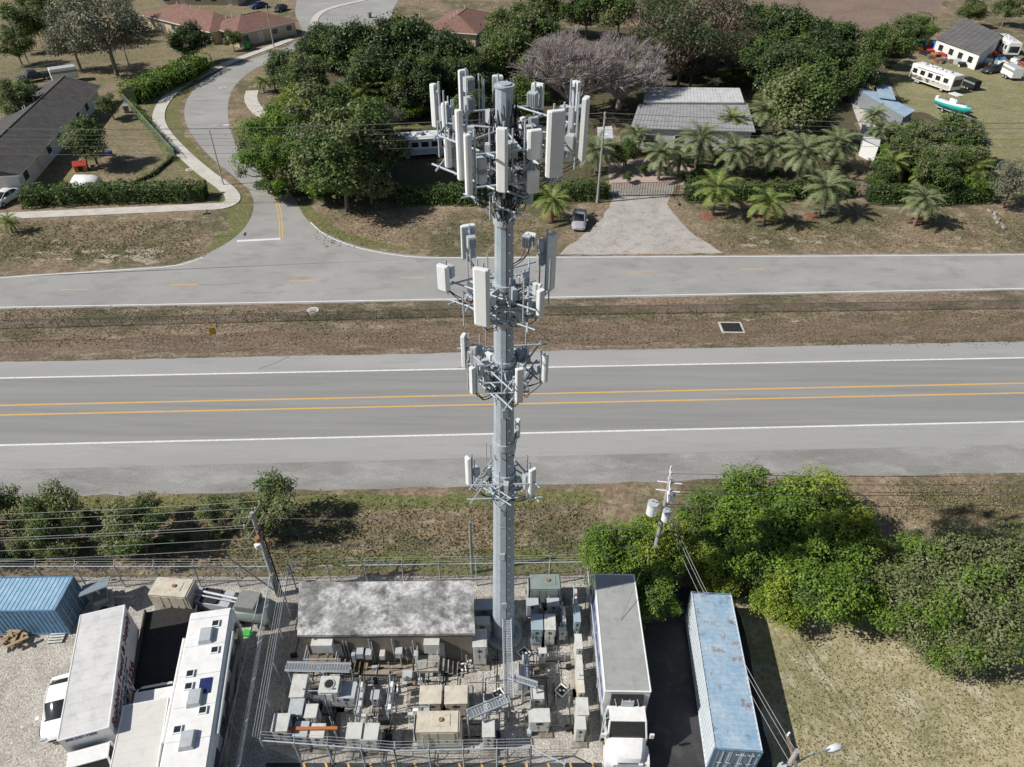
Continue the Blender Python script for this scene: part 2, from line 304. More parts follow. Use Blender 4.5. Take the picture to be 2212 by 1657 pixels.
def tree(name,seed,R,hc,zc,nb,nl,ls,lm,inner,trunk=.22,fill=.8,lm2=None,core=.5,br=(.13,.32)):
    random.seed(seed); mb=MB(); blobs=[]
    for i in range(nb):
        while True:
            p=Vector((U(-1,1),U(-1,1),U(-.7,1)))
            if .25<p.length<1: break
        c=Vector((p.x*R*fill,p.y*R*fill,zc+p.z*hc*fill)); blobs.append((c,R*U(*br)))
    ft=Vector((U(-.2,.2),U(-.2,.2),max(zc-hc*.7,zc*.35)))
    mb.cyl((0,0,-.05),ft,trunk,bark,r1=trunk*.72,n=8)
    for c,r in blobs:
        mid=(ft+c)/2+Vector((U(-.3,.3),U(-.3,.3),-.15*R*.3)); mb.cyl(ft,mid,trunk*.42,bark,r1=trunk*.25,n=5,cap=False); mb.cyl(mid,c,trunk*.25,bark,r1=trunk*.08,n=5,cap=False)
        for _ in range(3):
            e=c+Vector((U(-1,1),U(-1,1),U(-.3,1)))*r*1.05; mb.cyl(c,e,trunk*.09,bark,r1=.01,n=3,cap=False)
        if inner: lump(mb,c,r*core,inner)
    per=nl/nb; rm=R*(br[0]+br[1])/2
    for j,(c,r) in enumerate(blobs):
        n=int(per*(r/rm)**1.8); d=rng.normal(size=(n,3)); d[:,2]+=.3; d/=np.linalg.norm(d,axis=1)[:,None]
        rad=r*(1+.35*np.sin(d[:,0]*5+j)*np.cos(d[:,1]*6+j*2))*(rng.uniform(.35,1.0,n)**.5+rng.exponential(.13,n))
        C=np.array(c)+d*rad[:,None]*np.array([1.1,1.1,.75]); 
        leaves(mb,C,d*.6+np.array([0,0,.7]),ls,lm2 if (lm2 and j%3==0) else lm,.6)
    return mb.mesh(name)
L_bright=leafmat('leaf_bright',(.22,.34,.05),(.11,.20,.03),.3); L_mid=leafmat('leaf_mid',(.08,.135,.035),(.14,.20,.055)); L_dark=leafmat('leaf_dark',(.045,.075,.026),(.085,.12,.048),.12)
L_olive=leafmat('leaf_olive',(.16,.20,.07),(.24,.26,.13)); L_red=leafmat('leaf_reddish',(.13,.08,.06),(.085,.075,.05),.1); L_yel=leafmat('leaf_yellow',(.32,.38,.05),(.20,.28,.04))
L_palm=leafmat('leaf_palm',(.15,.20,.09),(.26,.29,.15),.2); L_palmy=leafmat('leaf_palm_yellow',(.26,.31,.08),(.16,.22,.07),.25); L_grey=leafmat('leaf_grey',(.14,.155,.10),(.22,.22,.15),.15)
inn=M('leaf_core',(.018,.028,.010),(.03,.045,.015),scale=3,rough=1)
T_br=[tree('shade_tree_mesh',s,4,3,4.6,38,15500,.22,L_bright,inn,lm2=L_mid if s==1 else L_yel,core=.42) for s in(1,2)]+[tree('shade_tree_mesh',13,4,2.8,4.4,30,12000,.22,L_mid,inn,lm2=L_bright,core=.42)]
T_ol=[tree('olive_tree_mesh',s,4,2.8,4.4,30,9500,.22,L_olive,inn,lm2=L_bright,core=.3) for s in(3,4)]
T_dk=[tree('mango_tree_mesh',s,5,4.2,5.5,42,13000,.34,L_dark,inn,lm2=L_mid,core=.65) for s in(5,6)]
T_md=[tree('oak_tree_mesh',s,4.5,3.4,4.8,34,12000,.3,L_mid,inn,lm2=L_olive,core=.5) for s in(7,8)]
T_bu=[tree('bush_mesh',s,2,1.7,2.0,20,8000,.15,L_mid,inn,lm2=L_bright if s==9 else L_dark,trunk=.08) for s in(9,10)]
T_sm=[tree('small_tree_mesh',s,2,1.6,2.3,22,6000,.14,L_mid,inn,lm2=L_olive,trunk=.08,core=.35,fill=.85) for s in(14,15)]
T_rd=[tree('reddish_tree_mesh',11,5,4,6,34,8000,.27,L_red,None,lm2=L_dark)]
T_gr=[tree('grey_tree_mesh',12,4.5,3.2,5,24,8000,.25,L_grey,None)]
def bare(name,seed,R,col):
    random.seed(seed); mb=MB()
    def br(p,d,l,r,n):
        q=p+d*l; mb.cyl(p,q,r,col,r1=r*.68,n=4 if n>2 else 3,cap=False)
        if n==0: return
        for i in range(4 if n>1 else 4):
            e=(d+Vector((U(-1,1),U(-1,1),U(-.4,.75)))*.78).normalized(); br(p+d*l*U(.6,1),e,l*U(.62,.84),max(r*.6,.024),n-1)
    for i in range(6):
        t=i*1.05+U(-.2,.2); br(Vector((0,0,1.2)),Vector((math.cos(t)*.9,math.sin(t)*.9,U(.6,1.1))).normalized(),R*.34,.28,5)
    mb.cyl((0,0,0),(0,0,1.5),.45,col,r1=.33); return mb.mesh(name)
barem=M('bare_branch',(.47,.42,.40),(.33,.28,.275),scale=1,rough=1); T_bare=bare('bare_tree_mesh',5,9.0,barem)
def palm(name,seed,hgt,Lf,lm,nf=30):
    random.seed(seed); mb=MB()
    for i in range(6): mb.cyl((0,0,hgt*i/6),(0,0,hgt*(i+1)/6+.02),.24,wood,r1=.20,n=8)
    mb.cyl((0,0,hgt),(0,0,hgt+.5),.26,lm,r1=.1)
    for i in range(nf):
        t=i*2.399; el=math.radians(75-95*(i/nf)+U(-8,8)); L=Lf*U(.85,1.1); p=Vector((0,0,hgt+.3)); hd=Vector((math.cos(t),math.sin(t),0)); K=11; sd=Vector((-hd.y,hd.x,0))
        for k in range(K):
            e=el-math.radians(9.0)*k*.8; d=hd*math.cos(e)+Vector((0,0,math.sin(e))); q=p+d*(L/K)
            mb.cyl(p,q,.03,lm,n=3,cap=False)
            if k>0:
                w_=.78*math.sin(math.pi*min(1,(k+.6)/(K+.4)))**.6*Lf/3
                for s in(-1,1):
                    for h in(0,.33,.66):
                        a=p.lerp(q,h); dd=(sd*s*.9+d*.55+Vector((0,0,U(-.35,.05)))).normalized(); b_=a+dd*w_; c=a+d*.11
                        mb.add([a,c,b_],[(0,1,2)],lm)
            p=q
    return mb.mesh(name)
T_pa=[palm('palm_mesh',1,3.2,3.1,L_palm,32),palm('palm_mesh',2,3.6,3.3,L_palm,35),palm('palm_mesh',8,3.0,3.2,L_palm,30)]; T_py=[palm('palm_y_mesh',3,2.9,3.0,L_palmy,26),palm('palm_y_mesh',9,2.7,3.1,L_palmy,24)]
def put(name,me,u,v,zc,s,sz=None):
    p=P(u,v,zc*(sz or s)); p.z=0; inst(name,me,p,U(0,6.28),(s*U(.93,1.07),s*U(.93,1.07),sz or s))
random.seed(21)
for i,(u,v,s) in enumerate([(1335,1200,.62),(1425,1165,.64),(1530,1115,.66),(1640,1085,.80),(1760,1085,.84),(1600,1190,.70),(1700,1180,.78),(1835,1140,.66),(1395,1260,.6),(1800,1240,.82),(1700,1275,.58),(1290,1160,.28),(1430,1300,.34),(1545,1220,.5),(1320,1235,.48),(1850,1290,.5),(1385,1175,.36)]): put('shade_tree',T_br[i%3],u,v,4.6,s)
for i,(u,v,s) in enumerate([(2060,1225,.8),(2165,1235,.8),(1975,1310,.72),(2095,1330,.82),(2035,1385,.55),(2215,1190,.7),(2190,1320,.5),(1950,1220,.55)]): put('olive_tree',T_ol[i%2],u,v,4.4,s)
for i,(u,v,s) in enumerate([(5,1105,1.0),(110,1100,1.15),(125,1150,.95),(290,1135,1.2),(320,1105,.75),(455,1100,.65),(575,1090,1.2),(550,1125,.8),(-80,1130,1.2),(245,1160,.7),(60,1160,.7)]): put('small_tree',T_sm[i%2],u,v,2.3,s)
for u,v,s in((150,1190,.35),(400,1165,.4),(30,1200,.4),(350,1180,.35),(470,1150,.3),(190,1120,.3)): put('bush',T_bu[1],u,v,1.5,s)
for i,(u,v,s) in enumerate([(760,115,1.25),(860,105,1.35),(960,130,1.2),(700,95,.9),(900,85,.95),(1000,170,.95),(810,165,1.1),(900,175,1.05),(1700,80,1.3),(1640,60,1.15),(1760,130,1.15),(1640,130,1.0),(1690,155,1.1),(1800,95,1.1),(412,88,.8),(620,150,.8),(660,190,.8)]): put('mango_tree',T_dk[i%2],u,v,5.5,s)
for i,(u,v,s) in enumerate([(655,160,1.1),(660,110,.7),(700,260,1.5),(785,300,1.45),(735,350,1.3),(795,375,.85),(680,330,1.2),(1090,75,1.3),(1150,45,1.4),(1100,120,1.3),(1045,140,1.0),(1150,155,1.0),(1200,10,1.4),(1340,20,1.3),(1430,15,1.3),(1270,25,1.2),(855,215,.75),(1880,110,1.1),(1930,85,1.1),(1860,160,1.0),(1960,60,.8),(1750,215,1.45),(1700,225,.8),(40,50,1.1),(90,35,1.0),(1020,230,.75),(1130,205,.9),(500,82,.5),(1990,300,.8),(2060,290,.9),(2030,360,.8),(1950,330,.7),(2090,350,.7),(1900,370,.5),(20,215,.9),(190,300,.8),(235,225,.5),(60,200,.6),(2180,15,.9),(2100,20,.8),(1665,205,.6),(1350,330,.55),(30,95,.8),(70,10,1.2)]): put('oak_tree',T_md[i%2],u,v,4.8,s)
for i,(u,v,s) in enumerate([(590,285,1.3),(645,235,1.15),(565,345,1.0),(1060,200,.6),(620,335,1.0)]): put('shade_tree',T_br[i%2],u,v,4.6,s)
for u,v,s in [(1480,80,1.6),(1550,50,1.5),(1420,60,1.4),(1500,125,1.0),(1440,130,1.0),(1590,110,1.0)]: put('reddish_tree',T_rd[0],u,v,6,s)
for u,v,s in [(215,45,1.9),(150,80,1.2),(150,20,1.4),(265,20,1.0),(840,250,.6),(2195,385,.8)]: put('grey_tree',T_gr[0],u,v,5,s)
put('bare_tree',T_bare,1245,135,6,1.4); put('bare_tree',T_bare,1345,135,6,1.25); put('bare_tree',T_bare,1185,120,6,.95)
for i in range(120):
    k=R_(); 
    if k<.38: u,v=U(640,1120),U(125,235)
    elif k<.6: u,v=U(1390,1640),U(110,165)
    elif k<.8: u,v=U(1650,1830),U(60,190)
    elif k<.9: u,v=U(560,820),U(300,400)
    else: u=U(1810,2000); v=165-(u-1810)*.55+U(-10,20)
    put('bush',T_bu[i%2],u,v,2.0,U(.9,1.8),U(.8,1.3))
for i in range(46): put('bush',T_bu[i%2],U(1345,1850),U(300,395),1.5,U(.35,.8),U(.3,.5)) if i%2 else put('bush',T_bu[0],U(1880,2120),U(280,400),2.0,U(.7,1.2))
for i,(u,v,s) in enumerate([(1430,330,1.05),(1512,308,1.1),(1592,320,1.15),(1668,320,1.1),(1738,335,1.15),(1812,305,1.15),(1375,290,.85),(1655,248,1.0),(1290,320,1.0),(1720,285,1.0),(1780,270,.9),(1470,345,.7),(1355,320,.7)]): put('palm_tree',T_pa[i%3],u,v,3.6,s)
put('palm_tree',T_py[0],1580,258,3.3,.95)
for u,v,s in [(1550,405,1.05),(1663,430,1.0),(1787,405,1.12),(1995,435,.95),(1195,428,.92),(785,195,1.4),(565,172,.65),(590,170,.65),(15,475,.5),(1130,190,.8),(1890,250,.8)]: put('palm_tree',T_pa[int(u)%3] if u>1700 else T_py[int(u)%2],u,v,3.4,s)
for i in range(18): put('palm_tree',(T_py+T_pa)[i%5],U(1900,2110),U(280,385),3.4,U(.7,.95))
for u,v in((1530,468),(1752,468),(1985,478),(1190,468),(1650,470)):
    b=MB(); n=20; rs=[U(.85,1.3) for _ in range(n)]; ring0=[(rs[i]*math.cos(i*.314),rs[i]*math.sin(i*.314),.012) for i in range(n)]; ring1=[(x*.6,y*.6,.12) for x,y,z in ring0]; b.loft([ring0,ring1],mulch); b.build('mulch_bed',P(u,v))
def hedge(name,px,w_,h,lm,dens=60,ls=.2):
    p=[P(*q) for q in px]; mb=MB(); o=p[0].copy(); C=[];N=[]
    for a,c in zip(p[:-1],p[1:]):
        d=c-a; L=d.length; d.normalize(); n=Vector((-d.y,d.x,0)); yaw=math.atan2(d.y,d.x)
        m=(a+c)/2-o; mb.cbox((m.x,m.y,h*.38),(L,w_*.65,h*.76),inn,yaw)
        for _ in range(int(L*(w_+2*h)*dens)):
            s=U(0,L); t=U(-h,w_+h); jit=.3*math.sin(s*1.3)*math.sin(s*.37+1)+.15*math.sin(s*4.1+t*2)+U(-.2,.2)
            if t<0: q=a+d*s-n*(w_/2+jit)+Vector((0,0,h+t)); nn=-n
            elif t>w_: q=a+d*s+n*(w_/2+jit)+Vector((0,0,h-(t-w_))); nn=n
            else: q=a+d*s+n*(t-w_/2)+Vector((0,0,h+jit)); nn=Vector((0,0,1))
            C.append(q-o); N.append(nn)
    leaves(mb,np.array(C),np.array(N)+np.array([0,0,.3]),ls,lm,.7); mb.build(name,o)
hedge('hedge',[(55,442),(130,437),(250,432),(448,428)],2.6,2.0,L_mid,40,.3)
hedge('hedge',[(858,436),(1010,436),(1130,432),(1312,424)],2.4,2.0,L_mid,40,.25)
hedge('hedge',[(1480,430),(1660,428),(1838,422)],2.2,1.9,L_mid,40,.25); hedge('hedge',[(1870,432),(2000,436),(2130,432)],2.4,2.0,L_mid,40,.25)
hedge('hedge',[(285,225),(330,205),(390,180),(440,150)],4,3.0,L_bright,22,.35); hedge('hedge',[(272,212),(320,270),(378,335)],.7,.8,L_bright,50,.2)
hedge('hedge',[(378,340),(330,380),(290,398)],.5,.5,L_mid,40,.2)
hedge('hedge',[(1820,150),(1900,110),(1990,60)],4,3.0,L_mid,16,.4)
L_dry=leafmat('dry_grass_blades',(.30,.26,.15),(.16,.17,.07),.2,scale=.3); L_weed=leafmat('weed_leaves',(.12,.16,.045),(.18,.19,.08),.2,scale=.4)
def tufts(name,px,n,size,m,clump=.5):
    mb=MB(); C=[]; k=0
    while k<n:
        c=P(U(px[0][0],px[1][0]),U(px[0][1],px[1][1])); j=random.randint(3,10)
        for _ in range(j): C.append((c.x+random.gauss(0,clump),c.y+random.gauss(0,clump),size*.3)); k+=1
    C=np.array(C); N=rng.normal(size=C.shape); N[:,2]*=.5; leaves(mb,C,N,size,m,.3); mb.build(name)
tufts('grass_tufts',[(0,1085),(1300,1235)],8000,.16,L_weed); tufts('grass_tufts',[(0,1085),(1300,1235)],6000,.15,L_dry)
tufts('grass_tufts',[(0,690),(2212,745)],6000,.16,L_dry,.35); tufts('grass_tufts',[(1700,1380),(2212,1657)],5000,.12,L_weed,.6); tufts('grass_tufts',[(1560,470),(2212,535)],5000,.2,L_dry,.6)
tufts('grass_tufts',[(680,460),(1200,530)],2500,.17,L_weed,.5); tufts('grass_tufts',[(0,480),(430,560)],4000,.2,L_dry,.6); tufts('grass_tufts',[(0,672),(2212,690)],4000,.16,L_weed,.5); tufts('grass_tufts',[(1930,1050),(2212,1120)],3000,.18,L_dry,.5)
# ------------------------------------------------ fences
def fence(name,pts,h,step,pm,cm,barb=False,r=.035,rail=True):
    mb=MB(); o=Vector((pts[0].x,pts[0].y,0)); q=[Vector((p.x,p.y,0))-o for p in pts]
    for a,c in zip(q[:-1],q[1:]):
        d=c-a; L=d.length; n=max(1,round(L/step)); 
        for i in range(n+1):
            e=a+d*(i/n); mb.cyl(e,e+Vector((0,0,h+.06)),r,pm,n=6)
            if barb: mb.cyl(e+Vector((0,0,h)),e+Vector((-d.normalized().y*.3,d.normalized().x*.3,h+.35)),.02,pm,n=4)
        if rail: mb.cyl(a+Vector((0,0,h)),c+Vector((0,0,h)),r*.8,pm,n=6)
        mb.add([a+Vector((0,0,.05)),c+Vector((0,0,.05)),c+Vector((0,0,h-.02)),a+Vector((0,0,h-.02))],[(0,1,2,3)],cm)
        if barb:
            nn=Vector((-d.normalized().y,d.normalized().x,0))
            for k in(.1,.2,.3): mb.cyl(a+nn*k+Vector((0,0,h+k*1.15)),c+nn*k+Vector((0,0,h+k*1.15)),.012,pm,n=3)
    return mb.build(name,o)
fl=LN((0,712),(1060,684),(-150,0)); fr=LN((1060,684),(2212,668),(0,150))
fence('median_fence',[fl[0],P(1060,684),fr[1]],1.1,3.0,M('fence_dark',(.16,.16,.15),(.11,.11,.1)),dchain,r=.035)
C1,C2,C3,C4,C5=P(640,1272),P(1262,1262),P(1290,1640),P(1140,1650),P(582,1640)
fence('compound_fence',[C5,C1,C2],2.4,2.4,steel2,chain,True,.045)
fence('compound_fence',[C2,P(1296,1600)],2.4,2.4,steel2,chain,True,.045)
fence('compound_fence',[C5,P(860,1662),P(1145,1655)],2.2,1.6,steel2,chain,True,.05)
fence('compound_gate',[P(1145,1655),P(1215,1690)],2.2,1.6,steel2,chain,False,.05)
fence('yard_fence',[P(-60,1268),P(600,1268)],2.2,2.6,steel2,chain,True,.04)
fence('yard_fence',[P(598,1290),P(530,1700)],2.2,2.4,steel2,chain,True,.04)
fence('yard_fence',[P(575,1320),P(490,1700)],1.9,2.6,steel2,chain,False,.04)
fence('yard_fence',[P(270,222),P(380,345)],1.5,3,steel2,chain,False,.03)
fence('driveway_gate',[P(1318,425),P(1465,422)],1.9,.35,M('iron',(.1,.09,.08),(.07,.06,.06)),dchain,r=.03)
fence('yard_fence',[P(0,175),P(130,150),P(250,130)],1.3,4,steel2,chain,False,.03)
fence('yard_fence',[P(1838,425),P(1870,428)],1.8,1,pole_c,dchain,False,.05)
# ------------------------------------------------ tower
YT=P(1088,1370).y; XT=P(1088,1370).x
def TZ(v): return Q(1088,v,YT).z
ztop=TZ(186)
t=MB()
def rad(z): return (1.38-.0235*z)/2
n=12; secs=[]
for z in np.linspace(0,ztop,9): secs.append([(rad(z)*math.cos(2*math.pi*(i+.4)/n),rad(z)*math.sin(2*math.pi*(i+.4)/n),z) for i in range(n)])
t.loft(secs,steel,smooth=False)
t.cyl((0,0,0),(0,0,.25),1.15,conc,n=24); t.cyl((0,0,.25),(0,0,.32),.92,steel,n=24)
for i in range(16): a=i*math.pi/8; t.cyl((.83*math.cos(a),.83*math.sin(a),.3),(.83*math.cos(a),.83*math.sin(a),.5),.04,steel2,n=5)
for z in(ztop*.33,ztop*.62): t.cyl((0,0,z),(0,0,z+.05),rad(z)+.012,steel,n=12,smooth=False); 
t.cyl((0,0,ztop),(0,0,ztop+.05),.35,steel2,n=20); t.cyl((0,0,ztop+.05),(0,0,ztop+.10),.24,steel,n=20)
for i in range(int(ztop/.38)):
    z=2.5+i*.38
    if z>ztop-2: break
    a=-1.1+(.35 if i%2 else 0); r=rad(z); t.cyl((r*math.cos(a),r*math.sin(a),z),((r+.16)*math.cos(a),(r+.16)*math.sin(a),z),.012,steel2,n=4)
for a in(-1.3,-.95,2.0,2.2):
    t.cyl((rad(2)*math.cos(a)*1.04,rad(2)*math.sin(a)*1.04,2),(rad(ztop-3)*math.cos(a)*1.05,rad(ztop-3)*math.sin(a)*1.05,ztop-3),.014,black if a<-1.2 else steel2,n=5)
for z,a in((1.3,-1.9),(1.6,-1.2),(4,-1.5),(8.5,-1.7),(TZ(880),-1.4),(TZ(1080),-1.6)):
    r=rad(z); t.cbox((r*math.cos(a),r*math.sin(a),z),(.28,.1,.5),steel2,a+math.pi/2)
def W(u,v,dy): 
    p=Q(u,v,YT+dy); return Vector((p.x-XT,p.y-YT,p.z))
def cable(a,b_,sag,r=.018):
    a=Vector(a);b_=Vector(b_); pts=[]
    for i in range(9):
        s=i/8; q=a.lerp(b_,s); q.z-=sag*4*s*(1-s); q.x+=.05*math.sin(s*9+a.x*5); pts.append(q)
    t.tube(pts,r,black,4)
def ant(u,v,dy,w_,h,dep=.18,yaw=None,m=panel,rru=True):
    c=W(u,v,dy); a=math.atan2(c.y,c.x) if yaw is None else yaw
    out=Vector((math.cos(a),math.sin(a),0))
    T=Matrix.Translation(c)@Matrix.Rotation(a,4,'Z'); t.T=T
    hw=w_/2; hd=dep/2; secs=[]
    for z,s in((-h/2,.9),(-h/2+.03,1),(h/2-.03,1),(h/2,.9)): secs.append([(-hd*s,-hw*s,z),(hd*.4*s,-hw*s,z),(hd*s,-hw*.7*s,z),(hd*s,hw*.7*s,z),(hd*.4*s,hw*s,z),(-hd*s,hw*s,z)])
    t.loft(secs,m,smooth=False)
    t.box(-hd-.004,-hd,-hw*.8,hw*.8,-h/2+.08,h/2-.08,panelg)
    t.cyl((-.25,0,-h/2-.35),(-.25,0,h/2+.12),.04,steel,n=6)
    for z in(-h*.36,h*.36): t.box(-.25,-hd,-.05,.05,z-.04,z+.04,steel)
    if rru:
        for k in range(random.choice((1,2))):
            z=U(-.3,.3)*h; t.box(-.58,-.32,-.17,.17,z-.25,z+.25,panelg)
            for j in range(5): t.box(-.62,-.58,-.16+j*.07,-.14+j*.07,z-.22,z+.22,panelg)
    t.T=None
    bt=c-out*.1-Vector((0,0,h/2))
    for k in range(3):
        e=Vector((out.x*rad(c.z),out.y*rad(c.z),c.z-h/2-U(0,.6))); cable(bt+Vector((U(-.1,.1),U(-.1,.1),0)),e,U(.15,.6))
def ring(z,R,nside,rot,dz=.9,grt=True,inner=.55,outer=.8):
    pts=[Vector((R*math.cos(rot+i*2*math.pi/nside),R*math.sin(rot+i*2*math.pi/nside),z)) for i in range(nside)]
    for i in range(nside):
        a=pts[i];b_=pts[(i+1)%nside]
        for k in(0,dz):
            o=(b_-a).normalized()*.35; t.cyl(a-o+Vector((0,0,k)),b_+o+Vector((0,0,k)),.04,steel,n=6)
        m=(a+b_)/2; d=Vector((m.x,m.y,0)).normalized(); r0=rad(z)
        t.cyl(Vector((d.x*r0,d.y*r0,z)),m,.055,steel,n=6); t.cyl(Vector((d.x*r0,d.y*r0,z-.8)),m,.035,steel,n=6)
        t.cyl(Vector((d.x*r0,d.y*r0,z+dz)),m+Vector((0,0,dz)),.04,steel,n=6)
        if grt:
            q=[Vector((p.x*s,p.y*s,z+.05)) for p,s in((a,inner),(b_,inner),(b_,outer),(a,outer))]
            t.add(q,[(0,1,2,3)],grate)
            for j in range(7):
                s=j/6; t.cyl(q[0].lerp(q[1],s),q[3].lerp(q[2],s),.012,steel2,n=4,cap=False)
            t.cyl(q[0],q[1],.035,steel,n=5); t.cyl(q[3],q[2],.035,steel,n=5)
        t.cyl(Vector((a.x*.3,a.y*.3,z-.8)),a,.035,steel,n=5)
    t.cyl((0,0,z-.15),(0,0,z+.15),rad(z)+.09,steel2,n=16); t.cyl((0,0,z+dz-.1),(0,0,z+dz+.1),rad(z)+.07,steel2,n=16); t.cyl((0,0,z-.95),(0,0,z-.75),rad(z)+.07,steel2,n=16)
def spikes(z,R,k,h0,h1):
    for i in range(k):
        a=U(0,6.28); r=R*U(.75,1.05); zz=z+U(-.4,.4); t.cyl((r*math.cos(a),r*math.sin(a),zz),(r*math.cos(a),r*math.sin(a),zz+U(h0,h1)),.032,steel2,n=5)
def rrus(z,R,k):
    for i in range(k):
        a=U(0,6.28); r=R*U(.45,.85); zz=z+U(.1,1.1); s=U(.6,1.0); t.cbox((r*math.cos(a),r*math.sin(a),zz),(.36*s,.22*s,.55*s),random.choice((panelg,panel,steel2)),a+U(-.3,.3))
        for _ in range(2): cable((r*math.cos(a),r*math.sin(a),zz-.25),(rad(z)*math.cos(a+.4),rad(z)*math.sin(a+.4),zz-U(.3,1)),U(.1,.4))
def mess(z,R,k):
    for i in range(k):
        a=U(0,6.28); c=a+U(-.8,.8); r=R*U(.4,.9); h=U(-.5,.6); cable((.35*math.cos(a),.35*math.sin(a),z+U(-.6,.6)),(r*math.cos(c),r*math.sin(c),z+h),U(-.2,.5),.016)
def loops(z,R,k):
    for i in range(k):
        a=U(0,6.28); r=R*U(.3,.9); cable((r*math.cos(a),r*math.sin(a),z+U(-.1,.3)),(r*.7*math.cos(a+.3),r*.7*math.sin(a+.3),z+U(-.1,.2)),U(.3,.8),.017)
random.seed(4)
for q in [(938,228,1.6,.22,1.5),(1001,200,2.6,.36,1.6),(993,315,-1.7,.22,2.3),(1011,357,-2.3,.2,2.0),(1084,347,-2.3,.36,2.1),(1200,312,-2.1,.58,2.15),(1155,312,-1.9,.48,.95),(1152,393,-2.0,.4,.75),(1262,280,-.9,.38,2.1),(1243,222,1.9,.36,1.5),(1162,207,2.4,.46,.9),(1075,190,2.9,.4,.9),(967,330,-.9,.2,1.0),(962,250,.6,.3,.9),(1232,290,-.2,.14,1.9)]:
    u,v,dy,w_,h=q; yaw=None
    if u in(1200,1155,1152): yaw=-1.25
    if u==1084: yaw=-1.85
    if u in (993,1011): yaw=-2.65
    ant(u,v,dy,w_,h,yaw=yaw,dep=.2)
zt=TZ(345)
ring(zt,2.35,6,.3,1.1,True,.3,.55); spikes(zt,2.4,18,1.2,2.4); rrus(zt,2.3,24); mess(zt+.5,2.2,44); loops(zt,2.2,16)
z2=TZ(430); ring(z2,1.25,3,-1.2,.7,False); rrus(z2,1.1,6); loops(z2,1.0,14); spikes(z2,1.2,4,.8,1.4)
for i in range(40):
    a=U(0,6.28); cable((.38*math.cos(a),.38*math.sin(a),ztop-U(.2,1.2)),(U(.35,.9)*math.cos(a),U(.35,.9)*math.sin(a),zt+U(-.6,.4)),U(-.3,.3),.022)
for i in range(8):
    a=-1.57+U(-1,1); z=zt-.7; cable((.4*math.cos(a),.4*math.sin(a),z),(.8*math.cos(a+.4),.8*math.sin(a+.4),z),U(.5,1.1),.02)
for i in range(6): 
    cable((-1.0+.03*i,-.6,zt-.2),(-.7+.03*i,-.7,zt-.3),U(1.0,1.3),.02)
for q in [(1040,643,-1.6,.62,2.5,-1.9),(1192,566,.6,.44,2.5,-.55),(1012,522,1.9,.62,1.5,1.9),(957,600,-.2,.5,1.1,-2.1),(1168,655,-1.3,.28,1.2,-.8),(1146,516,1.9,.5,.5,1.2)]:
    ant(*q[:5],yaw=q[5],dep=.22)
zt=TZ(655); ring(zt,1.95,3,math.pi/6+.5,.9,True,.3,.6); ring(zt+.02,1.45,6,.2,.5,False); spikes(zt,1.9,9,1.3,2.2); rrus(zt,1.7,10); mess(zt+.4,1.8,24); loops(zt,1.6,10)
for q in [(1178,795,-.4,.26,1.5,-.7),(1122,833,-1.5,.34,1.8,-1.3),(1020,822,-1.2,.24,1.4,-2.3),(1002,757,.7,.36,1.7,2.9),(1137,765,.7,.24,.9,.8)]:
    ant(*q[:5],yaw=q[5])
zt=TZ(815); ring(zt,1.9,3,-math.pi/2+.1,1.0,True,.3,.6); ring(zt+.03,1.3,6,.1,.6,False); spikes(zt,1.95,13,1.3,2.4); rrus(zt,1.6,10); mess(zt+.4,1.6,22); loops(zt,1.6,12)
for q in [(1011,1018,-.1,.34,1.9,-2.5),(1150,1043,-.7,.38,1.9,-.9),(1119,925,1.4,.22,1.2,1.0)]: ant(*q[:5],yaw=q[5])
zt=TZ(1048); ring(zt,1.75,3,-math.pi/2+1.1,1.0,True,.3,.6); ring(zt+.03,1.15,4,.1,.5,False); spikes(zt,1.7,8,1.3,2.3); rrus(zt,1.3,7); mess(zt+.4,1.3,12)
zt=TZ(955); t.cyl((0,0,zt-.2),(0,0,zt+.2),rad(zt)+.05,steel2,n=16)
for i in range(6): cable((.5*math.cos(i),.5*math.sin(i),zt),(.55*math.cos(i+1),.55*math.sin(i+1),zt-.8),.1)
t.build('cell_tower',(XT,YT,0))
# ------------------------------------------------ compound
YAW=math.atan2((P(1022,1255,3)-P(648,1258,3)).y,(P(1022,1255,3)-P(648,1258,3)).x)
def flatb(name,px,z,rm,wm,inset=.12,th=.18,doors=None,ribs=0):
    c=[P(u,v,z) for u,v in px]; o=sum(c,Vector())/4; o.z=0; c=[q-o for q in c]
    cc=sum(c,Vector())/4; mb=MB()
    lo=[q-Vector((0,0,th)) for q in c]; mb.hexa([tuple(q) for q in lo]+[tuple(q) for q in c],rm)
    ins=[]
    for q in c: d=Vector((q.x-cc.x,q.y-cc.y,0)); dn=d.normalized()*inset*1.4; ins.append(Vector((q.x-dn.x,q.y-dn.y,0)))
    mb.hexa([tuple(q) for q in ins]+[(q.x,q.y,z-th-.003) for q in ins],wm)
    if ribs:
        for i in range(1,ribs): 
            a=c[0].lerp(c[1],i/ribs);b_=c[3].lerp(c[2],i/ribs); mb.cyl(a+Vector((0,0,.01)),b_+Vector((0,0,.01)),.035,rm,n=4)
        a=ins[3];b_=ins[2]; d=(b_-a).normalized(); nn=Vector((d.y,-d.x,0)); L=(b_-a).length; yw=math.atan2(d.y,d.x)
        for s in(.15,.4,.62,.85): p=a+d*L*s+nn*.02; mb.cbox((p.x,p.y,1.5),(1.3,.08,1.1),glass,yw); mb.cbox((p.x-nn.x*.01,p.y-nn.y*.01,1.5),(1.5,.06,1.3),wpaint,yw)
    if doors: doors(mb,ins)
    return mb.build(name,o)
